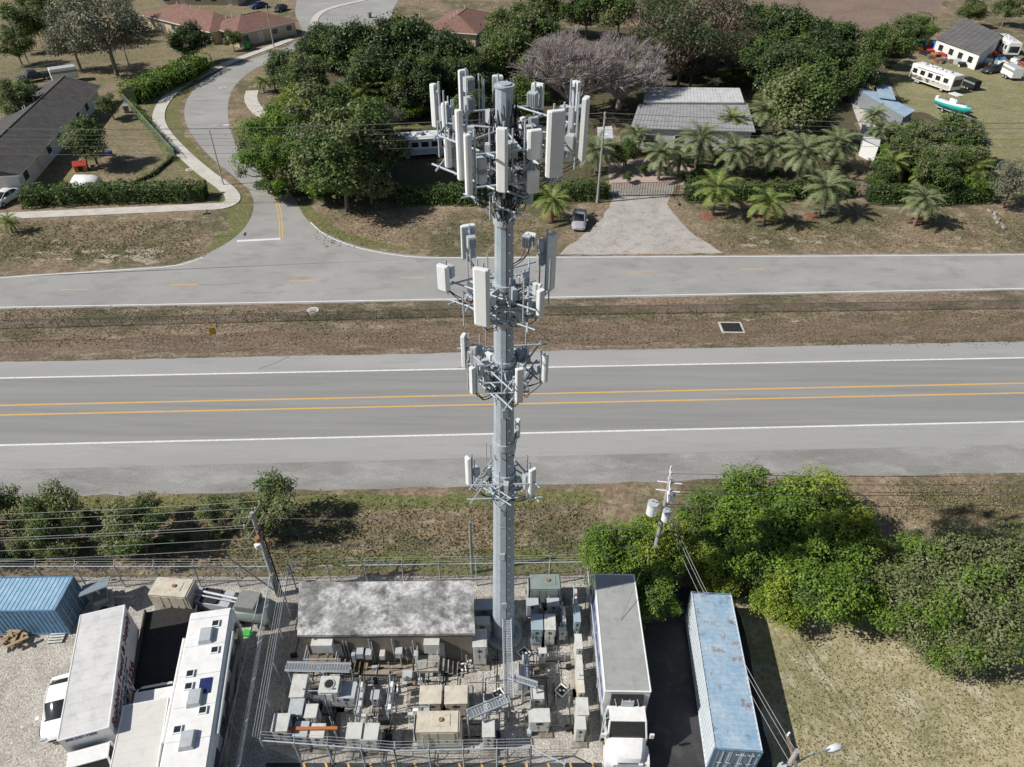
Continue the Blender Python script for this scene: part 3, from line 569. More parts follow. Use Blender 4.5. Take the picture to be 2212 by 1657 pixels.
def sdoors(mb,q):
    a,b_=Vector(q[3]),Vector(q[2]); d=(b_-a).normalized(); n=Vector((d.y,-d.x,0)); L=(b_-a).length; yaw=math.atan2(d.y,d.x)
    for s in(.17,.78): p=a+d*L*s+n*.02; mb.cbox((p.x,p.y,1.15),(1.0,.08,2.1),cabm,yaw)
    for s,w_,h,z,k in((.12,1.2,.8,2.3,cabm),(.33,.4,.5,1.5,panelg),(.38,.35,.5,1.4,panelg),(.46,.3,.4,1.3,cabm),(.56,.4,.5,1.5,panelg),(.76,.9,.9,2.2,cabm),(.29,.2,.8,1.2,steel2),(.66,.25,.4,1.3,panelg)):
        p=a+d*L*s+n*.22; mb.cbox((p.x,p.y,z),(w_,.42,h),k,yaw)
    for k in range(12):
        p=a+d*L*U(.05,.95)+n*.06; mb.cyl((p.x,p.y,.1),(p.x,p.y,U(1.5,2.9)),.03,steel2,n=5)
flatb('equipment_shelter',[(646,1258),(1022,1254),(1026,1368),(642,1372)],3.2,roofc,wallb,.12,.2,sdoors)
ex=Vector((math.cos(YAW),math.sin(YAW),0)); ey=Vector((-math.sin(YAW),math.cos(YAW),0))
def cabinet(u,v,w_,d,h,m=cabm,name='equipment_cabinet',fan=False,pad=True,lift=.25,yaw=None):
    p=P(u,v,h+lift); p.z=0; b=MB(); hw=w_/2; hd=d/2
    if pad: b.box(-hw-.2,hw+.2,-hd-.25,hd+.25,0,.12,padc)
    for x in(-hw+.06,hw-.06):
        for y in(-hd+.06,hd-.06): b.box(x-.04,x+.04,y-.04,y+.04,0,lift,steel2)
    b.box(-hw,hw,-hd,hd,lift,h+lift-.06,m); b.box(-hw-.04,hw+.04,-hd-.04,hd+.04,h+lift-.06,h+lift,m)
    for x in(-hw*.5,hw*.5): b.box(x-hw*.44,x+hw*.44,-hd-.025,-hd,lift+.1,h+lift-.15,m); b.box(x+hw*.3,x+hw*.38,-hd-.05,-hd-.025,lift+h*.4,lift+h*.55,black)
    for k in range(5): b.box(-hw*.35,hw*.35,-hd-.04,-hd-.02,lift+h*.7+k*.05,lift+h*.7+k*.05+.02,black)
    b.box(hw,hw+.1,-hd*.5,hd*.5,lift+h*.3,lift+h*.8,panelg)
    if fan:
        b.cyl((0,0,h+lift),(0,0,h+lift+.05),min(hw,hd)*.7,panelg,n=16); b.cyl((0,0,h+lift+.05),(0,0,h+lift+.06),min(hw,hd)*.55,black,n=16)
    b.cyl((-hw+.1,hd+.08,0),(-hw+.1,hd+.08,h+lift+U(0,.4)),.03,steel2,n=6)
    return b.build(name,p,(YAW if yaw is None else yaw)+U(-.03,.03),.015)
tealc=M('cabinet_blue_grey',(.36,.45,.50),(.30,.38,.43),scale=2,rough=.5)
for q in [(930,1500,1.15,1.0,1.5,beige),(985,1500,1.2,1.0,1.5,beige),(765,1578,.75,.8,1.5),(799,1580,.85,.85,1.4),(711,1478,1.0,.9,1.7,cabm,'equipment_cabinet',True),(750,1490,.9,.9,1.1,panelg),(645,1480,.75,1.3,1.7),(606,1560,.8,.9,1.7),(650,1575,.7,.8,1.2,panelg),(686,1578,.7,.7,1.2,cabm),(640,1525,.7,.9,1.5,panelg),(672,1535,.6,.7,1.4,cabm),(1055,1572,.6,.9,1.6),(1160,1495,.7,.7,1.5),(1165,1545,1.1,.7,1.2,cabm),(1258,1525,.6,.9,1.7),(1254,1560,.5,.7,1.5,cabm),(1130,1448,.6,.7,1.5,panelg),(1160,1343,.65,1.0,1.7,tealc),(1188,1343,.6,1.0,1.7,cabm),(1045,1305,1.1,.7,1.4,panelg),(1042,1340,.9,.5,1.5,cabm),(1036,1378,.75,1.1,2.0,cabm),(1150,1300,.7,.5,1.2,panelg),(1195,1300,.7,.5,1.2,panelg),(1172,1405,.4,.3,1.2),(1246,1325,.35,1.1,1.6,tealc),(1250,1385,.35,.9,1.6,cabm),(1252,1440,.3,1.4,1.6,cabm),(1255,1480,.3,.8,1.5,beige),(810,1500,.4,.5,.9,panelg),(1135,1420,.3,.3,1.2,panelg),(830,1545,.6,.5,.6,black),(880,1455,.5,.4,.4,panelg),(1215,1360,.4,.3,.9,cabm)]:
    cabinet(*q)
def genset(u,v,L,W_,h,m,name='standby_generator',yaw=None):
    p=P(u,v,h+.5); p.z=0; b=MB(); a=L/2; c=W_/2
    b.box(-a-.3,a+.3,-c-.25,c+.25,0,.12,padc); b.box(-a-.05,a+.05,-c-.03,c+.03,.12,.5,grn)
    b.box(-a,a*.86,-c,c,.5,h+.5,m); b.taper(a*.86,a,c,.5,a*.86,a*.93,c*.95,h+.45,m)
    b.box(-a-.12,-a,-c*.8,c*.8,.6,h+.3,black)
    for k in range(8): b.box(-a-.15,-a-.12,-c*.8,c*.8,.65+k*h*.11,.68+k*h*.11,steel2)
    for x in(-.6,-.2,.2,.55): b.box(x*a-.18*a,x*a+.17*a,-c-.02,-c,.6,h+.35,m); b.box(x*a+.1*a,x*a+.14*a,-c-.04,-c-.02,.9,1.05,black)
    b.cyl((.1,.05,h+.5),(.1,.05,h+.62),.12,M('rust',(.25,.12,.05),(.35,.2,.1),rough=1),n=10); b.box(-.4,.6,-.28,.38,h+.5,h+.53,m)
    return b.build(name,p,YAW if yaw is None else yaw,.02)
genset(948,1558,2.4,1.15,1.5,beige); genset(1180,1256,2.0,1.1,1.6,grn); genset(372,1268,2.5,1.3,1.6,beige,yaw=YAW-.1)
def slab(name,px,z0,z1,m):
    c=[P(u,v,z1) for u,v in px]; o=sum(c,Vector())/4; o.z=0; c=[q-o for q in c]; b=MB(); b.hexa([(q.x,q.y,z0) for q in c]+[(q.x,q.y,z1) for q in c],m); return b.build(name,o)
slab('concrete_pad',[(625,1470),(790,1470),(790,1528),(618,1530)],0,.10,padc); slab('concrete_pad',[(600,1535),(735,1535),(732,1608),(592,1608)],0,.11,M('dark_pad',(.13,.12,.11),(.2,.18,.16),scale=2,rough=1))
slab('concrete_pad',[(760,1420),(890,1418),(892,1456),(758,1458)],0,.09,M('rusty_pad',(.26,.2,.14),(.33,.28,.22),scale=1.5,rough=1)); slab('concrete_pad',[(880,1480),(1020,1480),(1022,1530),(878,1530)],0,.08,padc)
slab('concrete_pad',[(1020,1290),(1230,1285),(1240,1370),(1022,1376)],0,.07,padc); slab('concrete_pad',[(1130,1470),(1200,1470),(1206,1575),(1130,1575)],0,.07,padc); slab('concrete_pad',[(870,1575),(1020,1575),(1022,1618),(868,1618)],0,.09,padc)
def stairs(u,v,w_,d,m,rail=True):
    p=P(u,v,1); p.z=0; b=MB(); b.box(-w_/2,w_/2,-d/2,d/2,.8,1.0,m)
    for x in(-w_/2+.05,w_/2-.05):
        for y in(-d/2+.05,d/2-.05): b.cyl((x,y,0),(x,y,2.0),.03,steel2,n=5)
        b.cyl((x,-d/2,2.0),(x,d/2,2.0),.03,steel2,n=5); b.cyl((x,-d/2,1.5),(x,d/2,1.5),.02,steel2,n=5)
    b.cyl((-w_/2,-d/2,2),(w_/2,-d/2,2),.03,steel2,n=5)
    for k in range(5): b.box(w_/2+k*.26,w_/2+k*.26+.28,-d/2+.1,d/2-.1,.78-k*.18,.83-k*.18,m)
    b.build('access_stairs',p,YAW)
stairs(700,1428,1.9,.9,wood); stairs(925,1432,1.3,1.0,padc)
def bridge(px,z,w_=.5):
    p=[P(u,v,z) for u,v in px]; o=p[0].copy(); o.z=0; b=MB()
    for a,c in zip(p[:-1],p[1:]):
        a=a-o;c=c-o; d=(c-a); L=d.length; d.normalize(); n=Vector((-d.y,d.x,0)); 
        for s in(-w_/2,w_/2): b.cyl(a+n*s,c+n*s,.035,steel2,n=5); b.cyl(a+n*s+Vector((0,0,.12)),c+n*s+Vector((0,0,.12)),.02,steel2,n=4)
        k=int(L/.16)
        for i in range(k): e=a+d*(i*.16); b.cyl(e-n*w_/2,e+n*w_/2,.017,steel2,n=4)
        b.add([a-n*w_/2,a+n*w_/2,c+n*w_/2,c-n*w_/2],[(0,1,2,3)],grate)
        for s in(0,.5,1):
            e=a.lerp(c,s); b.cyl((e.x,e.y,0),(e.x,e.y,z),.05,steel2,n=6)
        for j in range(5): b.tube([a+n*(-.16+j*.08)+Vector((0,0,-.07)),c+n*(-.16+j*.08)+Vector((0,0,-.07))],.022,black,4)
    b.build('cable_ice_bridge',o)
bridge([(1095,1330),(1097,1420),(1100,1508),(1010,1545)],2.6); bridge([(618,1440),(757,1443)],2.4); bridge([(1098,1460),(1160,1480)],2.6,.3)
for u,v,l,ang in((775,1510,1.9,1.57),(840,1505,1.7,1.57),(690,1500,1.6,0),(1240,1300,2.0,1.5),(1130,1470,1.2,1.57),(1215,1330,1.0,1.57),(905,1535,1.2,0),(1045,1540,1.4,1.57)):
    p=P(u,v,1.4); p.z=0; b=MB()
    for s in(-l/2,l/2): b.cyl((s,0,0),(s,0,2.1),.045,steel2,n=6)
    for z in(.8,1.3,1.8): b.cyl((-l/2-.1,0,z),(l/2+.1,0,z),.03,steel2,n=5)
    for k in range(4):
        x=-l/2+l*(k+.5)/4; h=U(.3,.8); b.box(x-.16,x+.16,-.2,-.03,1.0,1.0+h,random.choice((cabm,panelg,panelg,wpaint))); b.cyl((x,-.1,0),(x,-.1,1),.02,steel2,n=4)
    b.build('meter_rack',p,YAW+ang,.01)
b=MB(); b.box(-1.4,1.4,-.08,.08,1.5,1.62,M('orange_primer',(.5,.17,.05),(.4,.14,.05),rough=.8)); 
for x in(-1.2,1.2): b.cyl((x,0,0),(x,0,1.5),.05,steel2,n=6)
b.build('steel_beam',Vector((P(672,1573,1.6).x,P(672,1573,1.6).y,0)),YAW)
for u,v,a in((1132,1413,.7),(995,1447,.2),(1077,1503,.6),(1213,1494,.8),(848,1490,.1)):
    b=MB(); b.box(-.33,.33,-.33,.33,.02,.05,wpaint); b.box(-.24,.24,-.24,.24,.05,.056,black); b.box(-.14,.0,0,.14,.056,.062,wpaint); b.box(.02,.14,-.18,-.04,.056,.062,wpaint); b.build('survey_target',P(u,v)+Vector((0,0,.1)),a)
b=MB(); o=P(900,1500)
for _ in range(120):
    a=P(U(620,1230),U(1410,1625))-o; a.z=.14; c=a+(ex if R_()<.5 else ey)*U(.6,2.5)*random.choice((-1,1)); b.cyl(a,c,.03,random.choice((steel2,black,black,panelg)),n=5)
    if R_()<.6: b.cyl(c,c+Vector((0,0,U(.5,1.6))),.03,steel2,n=5)
    if R_()<.25: b.cbox((a.x,a.y,.3),(U(.2,.4),U(.15,.3),U(.2,.4)),random.choice((panelg,cabm,black,wood)),U(0,.3))
b.build('conduit_runs',Vector((o.x,o.y,0)))
# ------------------------------------------------ vehicles
def rr(x,hw,zb,zt):
    h=zt-zb; return [(x,-hw*.88,zb),(x,-hw,zb+.2*h),(x,-hw*.99,zb+.65*h),(x,-hw*.86,zt-.01),(x,-hw*.4,zt+.02),(x,hw*.4,zt+.02),(x,hw*.86,zt-.01),(x,hw*.99,zb+.65*h),(x,hw,zb+.2*h),(x,hw*.88,zb)]
def wheel(b,x,y,r,w_=.24):
    b.cyl((x,y-w_/2,r),(x,y+w_/2,r),r,black,n=20); b.cyl((x,y-w_/2-.01,r),(x,y+w_/2+.01,r),r*.6,steel2,n=14)
def place(front,rear,z):
    a=P(*front,z);c=P(*rear,z); d=a-c; m=(a+c)/2; return Vector((m.x,m.y,0)),math.atan2(d.y,d.x),d.length
def sedan(name,front,rear,paint,L0=None):
    o,yaw,L=place(front,rear,.8); L=L0 or L; s=L/4.64; b=MB()
    S=[(-2.3,.7,.38,.85),(-2.15,.83,.25,1.0),(-1.5,.9,.2,1.04),(-.6,.92,.2,.99),(.8,.92,.2,.97),(1.6,.9,.2,.88),(2.05,.82,.22,.76),(2.28,.66,.3,.64),(2.34,.5,.36,.56)]
    b.loft([rr(x*s,h,zb,zt) for x,h,zb,zt in S],paint)
    G=[(-1.85,.62,.98,1.02),(-1.2,.70,.9,1.36),(-.5,.72,.9,1.43),(.2,.70,.9,1.40),(1.15,.66,.9,.96)]
    b.loft([[(x*s,-h-.08,zb),(x*s,-h*.86,zt),(x*s,h*.86,zt),(x*s,h+.08,zb)] for x,h,zb,zt in G],glass)
    b.loft([[(x*s,-h*.84,zt+.0),(x*s,-h*.78,zt+.035),(x*s,h*.78,zt+.035),(x*s,h*.84,zt)] for x,h,zb,zt in((-1.15,.70,.9,1.375),(-.5,.72,.9,1.44),(.15,.70,.9,1.41))],paint)
    for y in(-1,1):
        b.tube([(-1.85*s,y*.64,1.02),(-1.2*s,y*.62,1.37),(-.5*s,y*.64,1.445),(.2*s,y*.62,1.41),(1.12*s,y*.66,.98)],.035,paint); b.cyl((-.4*s,y*.79,.95),(-.4*s,y*.66,1.42),.035,paint,n=5)
        b.cbox((.85*s,y*1.0,1.0),(.2,.18,.14),paint); b.cbox((2.16*s,y*.62,.66),(.2,.28,.12),panelg); b.cbox((-2.22*s,y*.62,.82),(.16,.3,.14),M('tail_lamp',(.4,.02,.02),(.3,.02,.02),rough=.3))
        for x in(-1.4,1.42): wheel(b,x*s,y*.82,.33)
    b.cbox((2.31*s,0,.48),(.05,.8,.16),black)
    return b.build(name,o,yaw)
sedan('parked_car',(118,1592),(146,1455),wpaint); sedan('parked_car',(1249,494),(1254,449),M('silver_paint',(.5,.52,.54),(.46,.48,.5),rough=.3,metal=.3),4.6)
sedan('parked_car',(-20,440),(35,408),wpaint,4.6); sedan('parked_car',(545,12),(572,8),M('blue_paint',(.04,.08,.2),(.03,.06,.16),rough=.3),4.6); sedan('parked_car',(590,22),(620,10),M('dark_paint',(.04,.04,.05),(.05,.05,.06),rough=.3),4.6)
sedan('parked_car',(2128,150),(2160,145),M('dark_paint',(.04,.04,.05)),4.6)
def boxtruck(name,front,rear,ztop,roofm,sidem,W_=2.45,stripe=None,cabL=None,ch=None,fridge=True):
    o,yaw,L=place(front,rear,ztop); b=MB(); a=L/2; c=W_/2
    b.box(-a,a,-c,c,1.05,ztop-.05,sidem); b.box(-a+.03,a-.03,-c+.03,c-.03,ztop-.05,ztop,roofm)
    for y in(-c,c): b.cyl((-a,y,ztop-.02),(a,y,ztop-.02),.05,sidem,n=6); b.box(-a,a,y-.03,y+.03,1.0,1.12,steel2)
    for x in(-a,a): b.cyl((x,-c,ztop-.02),(x,c,ztop-.02),.05,sidem,n=6)
    k=int(L/.6)
    for i in range(1,k): x=-a+L*i/k; b.box(x-.012,x+.012,-c+.05,c-.05,ztop,ztop+.012,roofm)
    b.box(-a,a+1.6,-.45,.45,.7,1.02,black)
    if stripe: 
        for y in(-c-.012,c+.002): b.box(-a+.3,a-.3,y,y+.01,1.5,2.9,stripe)
    cl=cabL or 2.7
    x0=a+.25; ch=ch or min(ztop-.9,2.75)
    b.box(x0,x0+1.25,-1.08,1.08,.75,1.75,wpaint)
    b.taper(x0,x0+1.25,1.06,1.75,x0+.05,x0+.8,.95,ch-.06,glass); b.box(x0+.02,x0+.83,-.97,.97,ch-.07,ch,wpaint)
    for y in(-1.02,1.02): b.cyl((x0+1.22,y,1.75),(x0+.79,y*.93,ch-.05),.06,wpaint,n=5); b.cyl((x0+.03,y,1.75),(x0+.05,y*.93,ch-.05),.1,wpaint,n=5); b.cyl((x0+1.1,y,1.6),(x0+1.25,y*1.22,1.9),.02,black,n=4); b.cbox((x0+1.25,y*1.25,2.0),(.1,.22,.4),wpaint)
    hl=cl-1.25
    b.loft([[(x,-h,.8),(x,-h,zt-.2),(x,-h*.8,zt),(x,h*.8,zt),(x,h,zt-.2),(x,h,.8)] for x,h,zt in((x0+1.25,1.02,1.78),(x0+1.25+hl*.55,.9,1.70),(x0+1.25+hl*.9,.8,1.5),(x0+1.25+hl,.72,1.25))],wpaint)
    for y in(-.95,.95): b.cyl((x0+1.2+hl*.55,y-.2,.62),(x0+1.2+hl*.55,y+.2,.62),.62,wpaint,n=18); wheel(b,x0+1.2+hl*.55,y,.48,.3)
    b.box(x0+1.25+hl,x0+1.29+hl,-.5,.5,.85,1.2,black)
    for i in range(6): b.box(x0+1.29+hl,x0+1.31+hl,-.5,.5,.87+i*.055,.89+i*.055,steel2)
    b.box(x0+1.2+hl,x0+1.42+hl,-1.1,1.1,.5,.75,wpaint)
    for y in(-.65,.65): b.cbox((x0+1.26+hl,y,1.05),(.1,.25,.2),panel)
    for y in(-c+.25,c-.25): wheel(b,-a+1.8,y,.5,.5)
    b.box(a+.02,x0,-.8,.8,1.0,1.6,black); b.cyl((a+.12,.5,1.6),(a+.12,.5,1.95),.08,steel2)
    if fridge:
        b.box(a,a+.25,-.85,.85,ztop-1.3,ztop-.3,black); b.box(a+.02,a+.33,-.3,.35,ztop-1.2,ztop-.5,steel2)
        for k in range(4): b.cyl((a+.25,-.7+k*.4,ztop-.35),(a+.32,-.5+k*.4,ztop-1.2),.03,steel2,n=5)
    ob=b.build(name,o,yaw,.03); return ob,a,c
tr,a,c=boxtruck('box_truck',(180,1585),(222,1318),3.6,wroof,wpaint,2.35,fridge=False)
def text(par,body,size,loc,R,m,name='lettering'):
    cu=bpy.data.curves.new(name,'FONT'); cu.body=body; cu.size=size; cu.extrude=.004; cu.offset=.008; cu.materials.append(m)
    o=bpy.data.objects.new(name,cu); scene.collection.objects.link(o); o.parent=par; o.matrix_local=Matrix.Translation(loc)@R.to_4x4(); return o
red=M('lettering_maroon',(.22,.03,.06),(.2,.03,.05)); blu=M('lettering_blue',(.06,.07,.25),(.05,.06,.2))
RT=Matrix((Vector((-1,0,0)),Vector((0,0,1)),Vector((0,1,0)))).transposed()
text(tr,'Robbies Feed & Supply',.74,Vector((a-.25,c+.03,2.8)),RT,red).data.shear=.25
text(tr,'22390 SW 177th Avenue',.34,Vector((a-1.2,c+.03,2.38)),RT,blu); text(tr,'Miami, Florida 33170',.34,Vector((a-1.2,c+.03,2.0)),RT,blu); text(tr,'247-1256',.8,Vector((a-1.9,c+.03,1.3)),RT,red)
RF=Matrix((Vector((0,1,0)),Vector((0,0,1)),Vector((1,0,0)))).transposed()
text(tr,'305-247-1256',.26,Vector((a+.03,-.9,3.3)),RF,blu)
boxtruck('box_truck',(1357,1493),(1327,1241),3.8,groof,wpaint,2.4,M('blue_livery',(.05,.09,.3),(.3,.32,.4),scale=1.2,lo=.45,hi=.55),2.3)
boxtruck('box_truck',(316,1516),(262,1800),2.9,M('truck_roof_cream',(.62,.61,.57),(.70,.69,.66),scale=1,rough=.5,c3=(.5,.47,.42),s3=2,f3=.5),wpaint,2.25,None,1.6,2.2,False)
def rv(name,front,rear,z,W_=2.5,swirl=None,L0=None,base=.6):
    o,yaw,L=place(front,rear,z); L=L0 or L; b=MB(); a=L/2; c=W_/2
    b.loft([[(x,-c,base+zb),(x,-c,z-.25),(x,-c+.12,z-.04),(x,c-.12,z-.04),(x,c,z-.25),(x,c,base+zb)] for x,zb in((-a,.2),(-a+.6,0),(a-.8,0),(a,.1))],wpaint,False)
    b.box(-a+.1,a-.1,-c+.15,c-.15,z-.04,z,wpaint)
    for y,s in((-c,-1),(c,1)):
        b.box(-a+.2,a-.3,min(y,y+s*.012),max(y,y+s*.012),base+.15,base+(1.9 if z>3.3 else .8),swirl or panelg)
        for k in range(5):
            x=-a+L*(k+.6)/5.4; b.box(x-.55,x+.45,min(y,y+s*.03),max(y,y+s*.03),z-1.5,z-.75,glass)
        b.cyl((-a*.7,y+s*.1,z-.3),(a*.5,y+s*.1,z-.3),.09,wpaint,n=8)
        for x in(-a*.5,-a*.62,a*.62): wheel(b,x,y-s*.16,.45,.3)
    b.box(a,a+.02,-c+.3,c-.3,z-1.9,z-.7,glass); b.box(-a-.02,-a,-c+.4,c-.4,z-1.5,z-.9,glass)
    for x in(-a*.65,a*.1,a*.55): b.taper(x-.5,x+.5,.38,z,x-.4,x+.42,.3,z+.28,panelg)
    for x,y in((-a*.2,-.5),(-.05*a,-.45),(.25*a,.5),(-.45*a,.6),(.42*a,-.6),(-.8*a,.4)): b.box(x-.22,x+.22,y-.22,y+.22,z,z+.1,panel); b.box(x-.16,x+.16,y-.16,y+.16,z+.1,z+.11,glass)
    b.box(-.12*a,.06*a,.1,.7,z+.02,z+.06,M('solar_cell',(.02,.03,.10),(.03,.05,.15),rough=.2)); b.box(.12*a,.16*a,-.4,.2,z,z+.04,black)
    for x in np.linspace(-a*.9,a*.9,6): b.box(x-.015,x+.015,-c+.16,c-.16,z+.001,z+.008,panelg)
    return b.build(name,o,yaw,.03)
swirl=M('dark_swirl',(.03,.03,.035),(.35,.34,.33),scale=.7,stretch=(.5,1,2),rough=.3,lo=.47,hi=.53)
rv('motorhome',(388,1700),(456,1318),3.5,2.45,swirl)
rv('travel_trailer',(2088,168),(1972,130),3.2,2.6,M('rv_stripe',(.12,.10,.09),(.5,.48,.45),scale=.6,lo=.48,hi=.52),9.5); rv('travel_trailer',(868,292),(955,286),3.2,2.5,M('pale_blue_stripe',(.35,.45,.58),(.6,.63,.68),scale=1),8); rv('travel_trailer',(2215,105),(2150,62),3.0,2.5,None,8)
def container(name,c4,z,rm,sm,em,L0=None):
    a=(P(*c4[0],z)+P(*c4[1],z))/2; c=(P(*c4[3],z)+P(*c4[2],z))/2; d=c-a; L=L0 or d.length; W_=2.44; d.normalize(); m=(a+c)/2 if not L0 else a+d*L/2
    b=MB(); h=L/2; w_=W_/2
    b.box(-h+.05,h-.05,-w_+.05,w_-.05,.1,z-.06,sm)
    for y in(-w_,w_): 
        for zz in(.12,z-.06): b.box(-h,h,y-.05 if y>0 else y,y if y>0 else y+.05,zz-.07,zz+.06,sm)
    for x in(-h,h-.1):
        for y in(-w_-.005,w_-.095): b.box(x,x+.1,y,y+.1,0,z+.005,em)
        for zz in (.1,z-.08): b.box(x,x+.1,-w_+.1,w_-.1,zz-.08,zz+.07,em)
    n=int(L/.28)
    for i in range(n):
        x=-h+.15+(L-.3)*(i+.25)/n; dd=(L-.3)/n*.5
        for y in(-w_+.015,w_-.05): b.box(x,x+dd,y,y+.035,.2,z-.13,sm)
        b.box(x,x+dd,-w_+.08,w_-.08,z-.06,z-.03,rm)
    b.box(-h+.1,h-.1,-w_+.06,w_-.06,z-.062,z-.055,rm)
    for y in np.linspace(-.9,.9,7): b.box(h-.04,h-.01,y-.05,y+.05,.2,z-.2,em)
    for y in(-.75,-.3,.3,.75): b.cyl((h+.02,y,.2),(h+.02,y,z-.15),.02,steel2,n=5); b.cbox((h+.04,y,1.2),(.04,.25,.05),steel2)
    ob=b.build(name,Vector((m.x,m.y,0)),math.atan2(d.y,d.x)); return ob,h,w_
rust=(.17,.08,.04)
cr=M('container_roof_blue',(.24,.38,.52),(.42,.52,.60),scale=.7,rough=.6,c3=(.20,.12,.08),s3=1.6,f3=.75,grain=.15,gscale=4,lo3=.56,hi3=.66); cs=M('container_side_pale',(.55,.62,.67),(.76,.79,.80),scale=1,rough=.6,c3=(.24,.40,.52),s3=1,f3=.5); ce_=M('container_end',(.16,.28,.40),(.12,.2,.28),scale=2,rough=.6,c3=rust,s3=2.5,f3=.9)
ob,h_,w_=container('shipping_container',[(1497,1283),(1575,1276),(1641,1612),(1551,1632)],2.6,cr,cs,ce_)
text(ob,'STGU 1018',.2,Vector((h_+.07,-.1,2.2)),RF,wpaint)
cr2=M('container_roof_blue2',(.24,.42,.58),(.32,.50,.64),scale=1,rough=.6,c3=(.46,.56,.64),s3=2,f3=.5); cs2=M('container_side_blue',(.12,.26,.42),(.16,.31,.47),scale=1,rough=.6,c3=rust,s3=1.8,f3=.6)
container('shipping_container',[(-250,1255),(-270,1316),(128,1312),(150,1250)],2.6,cr2,cs2,ce_)
b=MB(); td=M('trailer_dark',(.05,.05,.05),(.08,.08,.08)); b.box(-2.0,2.0,-1.25,1.25,.55,.7,black)
for x in(-1.2,1.2):
    for y in(-1.2,1.2): wheel(b,x,y,.38,.25)
b.box(-2.0,2.0,-1.27,-1.2,.7,.95,td);b.box(-2.0,2.0,1.2,1.27,.7,.95,td); b.cyl((2,0,.6),(3.2,0,.6),.06,steel2)
o,yw,L=place((352,1470),(374,1320),.7); b.build('flatbed_trailer',o,yw+.0,0,1.25)
b=MB(); b.T=Matrix.Translation((0,0,1.9))@Matrix.Rotation(math.radians(-30),4,'X'); b.box(-.8,.8,-.9,.9,0,.06,M('solar_panel',(.30,.36,.42),(.24,.3,.36),rough=.25))
for i in range(5): b.box(-.8+i*.395,-.78+i*.395,-.9,.9,.06,.07,steel2)
for y in(-.9,0,.87): b.box(-.8,.8,y,y+.03,.06,.072,steel2)
b.T=None; b.cyl((0,0,.5),(0,0,1.9),.08,steel2); b.box(-.6,.6,-.8,.8,.4,.55,steel2); b.box(-.4,.4,-.5,.5,.55,1.1,M('battery_box',(.3,.3,.29),(.25,.25,.24)))
for y in(-.8,.8): wheel(b,0,y,.33)
b.cyl((.5,.0,.5),(1.8,-.6,.5),.05,steel2); b.build('solar_trailer',Vector((P(205,1268,1.9).x,P(205,1268,1.9).y,0)),.5)
b=MB(); b.box(-1.1,1.1,-.55,.55,.45,1.2,panelg); b.box(-.8,.3,-.5,.5,1.2,1.35,black); b.cyl((-1.6,.2,1.4),(1.8,-.1,1.55),.09,steel2); b.cyl((-1.6,-.1,1.4),(1.6,-.3,1.5),.06,steel2)
for x in(-1,1): b.cyl((x,-.9,.4),(x,.9,.4),.05,steel2)
for y in(-.65,.65): wheel(b,0,y,.33)
b.build('light_tower_trailer',Vector((P(465,1290,1.2).x,P(465,1290,1.2).y,0)),-.15,.02)
b=MB(); b.loft([rr(x,.75,.5,zt) for x,zt in((-1.2,1.1),(-.9,1.35),(0,1.4),(.9,1.3),(1.2,1.0))],grn); b.box(-.8,.5,-.6,.6,1.42,1.95,M('canopy_grey',(.2,.21,.2),(.26,.27,.26))); b.box(-.82,.52,-.45,.45,1.5,1.8,glass)
for x in(-.75,.8):
    for y in(-.7,.7): wheel(b,x,y,.32)
lime=M('lime_plastic',(.05,.5,.08),(.04,.42,.07)); b.box(-.3,.3,-1.4,-1.0,0,.22,lime); b.build('utility_cart',Vector((P(540,1298,1.8).x,P(540,1298,1.8).y,0)),YAW-.15,.03)
b=MB()
for i in range(7): b.box(-.6,.6,-.55+i*.17,-.43+i*.17,.12,.15,wood)
for y in(-.5,0,.45): b.box(-.6,.6,y,y+.08,0,.12,wood)
for _ in range(26): b.cbox((U(-.7,.7),U(-.6,.6),U(.2,.6)),(U(.4,1.3),U(.08,.2),.05),M('fresh_wood',(.42,.3,.18),(.3,.22,.14)),U(0,3.1))
b.build('pallet_of_wood',P(38,1378))
b=MB()
for i in range(6): b.box(-.45,.45,-.5+i*.19,-.38+i*.19,.12,.15,cabm)
for y in(-.4,.35): b.box(y,y+.08,-.5,.57,0,.12,wood)
b.build('wooden_pallet',P(126,1375),.1)
b=MB(); teal=M('teal_hull',(.03,.42,.42),(.03,.36,.37),rough=.3)
b.loft([[(x,-h,zt),(x,-h*.55,zb),(x,0,zb-.15),(x,h*.55,zb),(x,h,zt)] for x,h,zb,zt in((-3.3,1.1,.9,1.6),(-1,1.2,.85,1.65),(1.2,1.05,.9,1.8),(2.7,.55,1.1,2.0),(3.5,.06,1.5,2.1))],teal)
b.loft([[(x,-h,z),(x,-h,z+.1),(x,h,z+.1),(x,h,z)] for x,h,z in((-3.2,1.05,1.58),(-1,1.15,1.63),(1.2,1.0,1.78),(2.7,.5,1.98))],wpaint)
b.box(-.8,.6,-.4,.4,1.7,2.5,wpaint); b.box(-1.3,.7,-.8,.8,3.2,3.3,wpaint)
for x in(-1,.4):
    for y in(-.6,.6): b.cyl((x,y,1.7),(x,y,3.2),.03,steel2,n=5)
b.box(-3.8,-3.3,-.25,.25,1.2,2.1,wpaint); b.box(-3,2.6,-.5,.5,.45,.55,steel2); b.cyl((2.6,0,.5),(4.6,0,.5),.05,steel2)
for y in(-.95,.95): wheel(b,-1,y,.35); 
o,yw,L=place((2100,240),(2022,212),1.5); b.build('motor_boat',o,yw,0,.95)
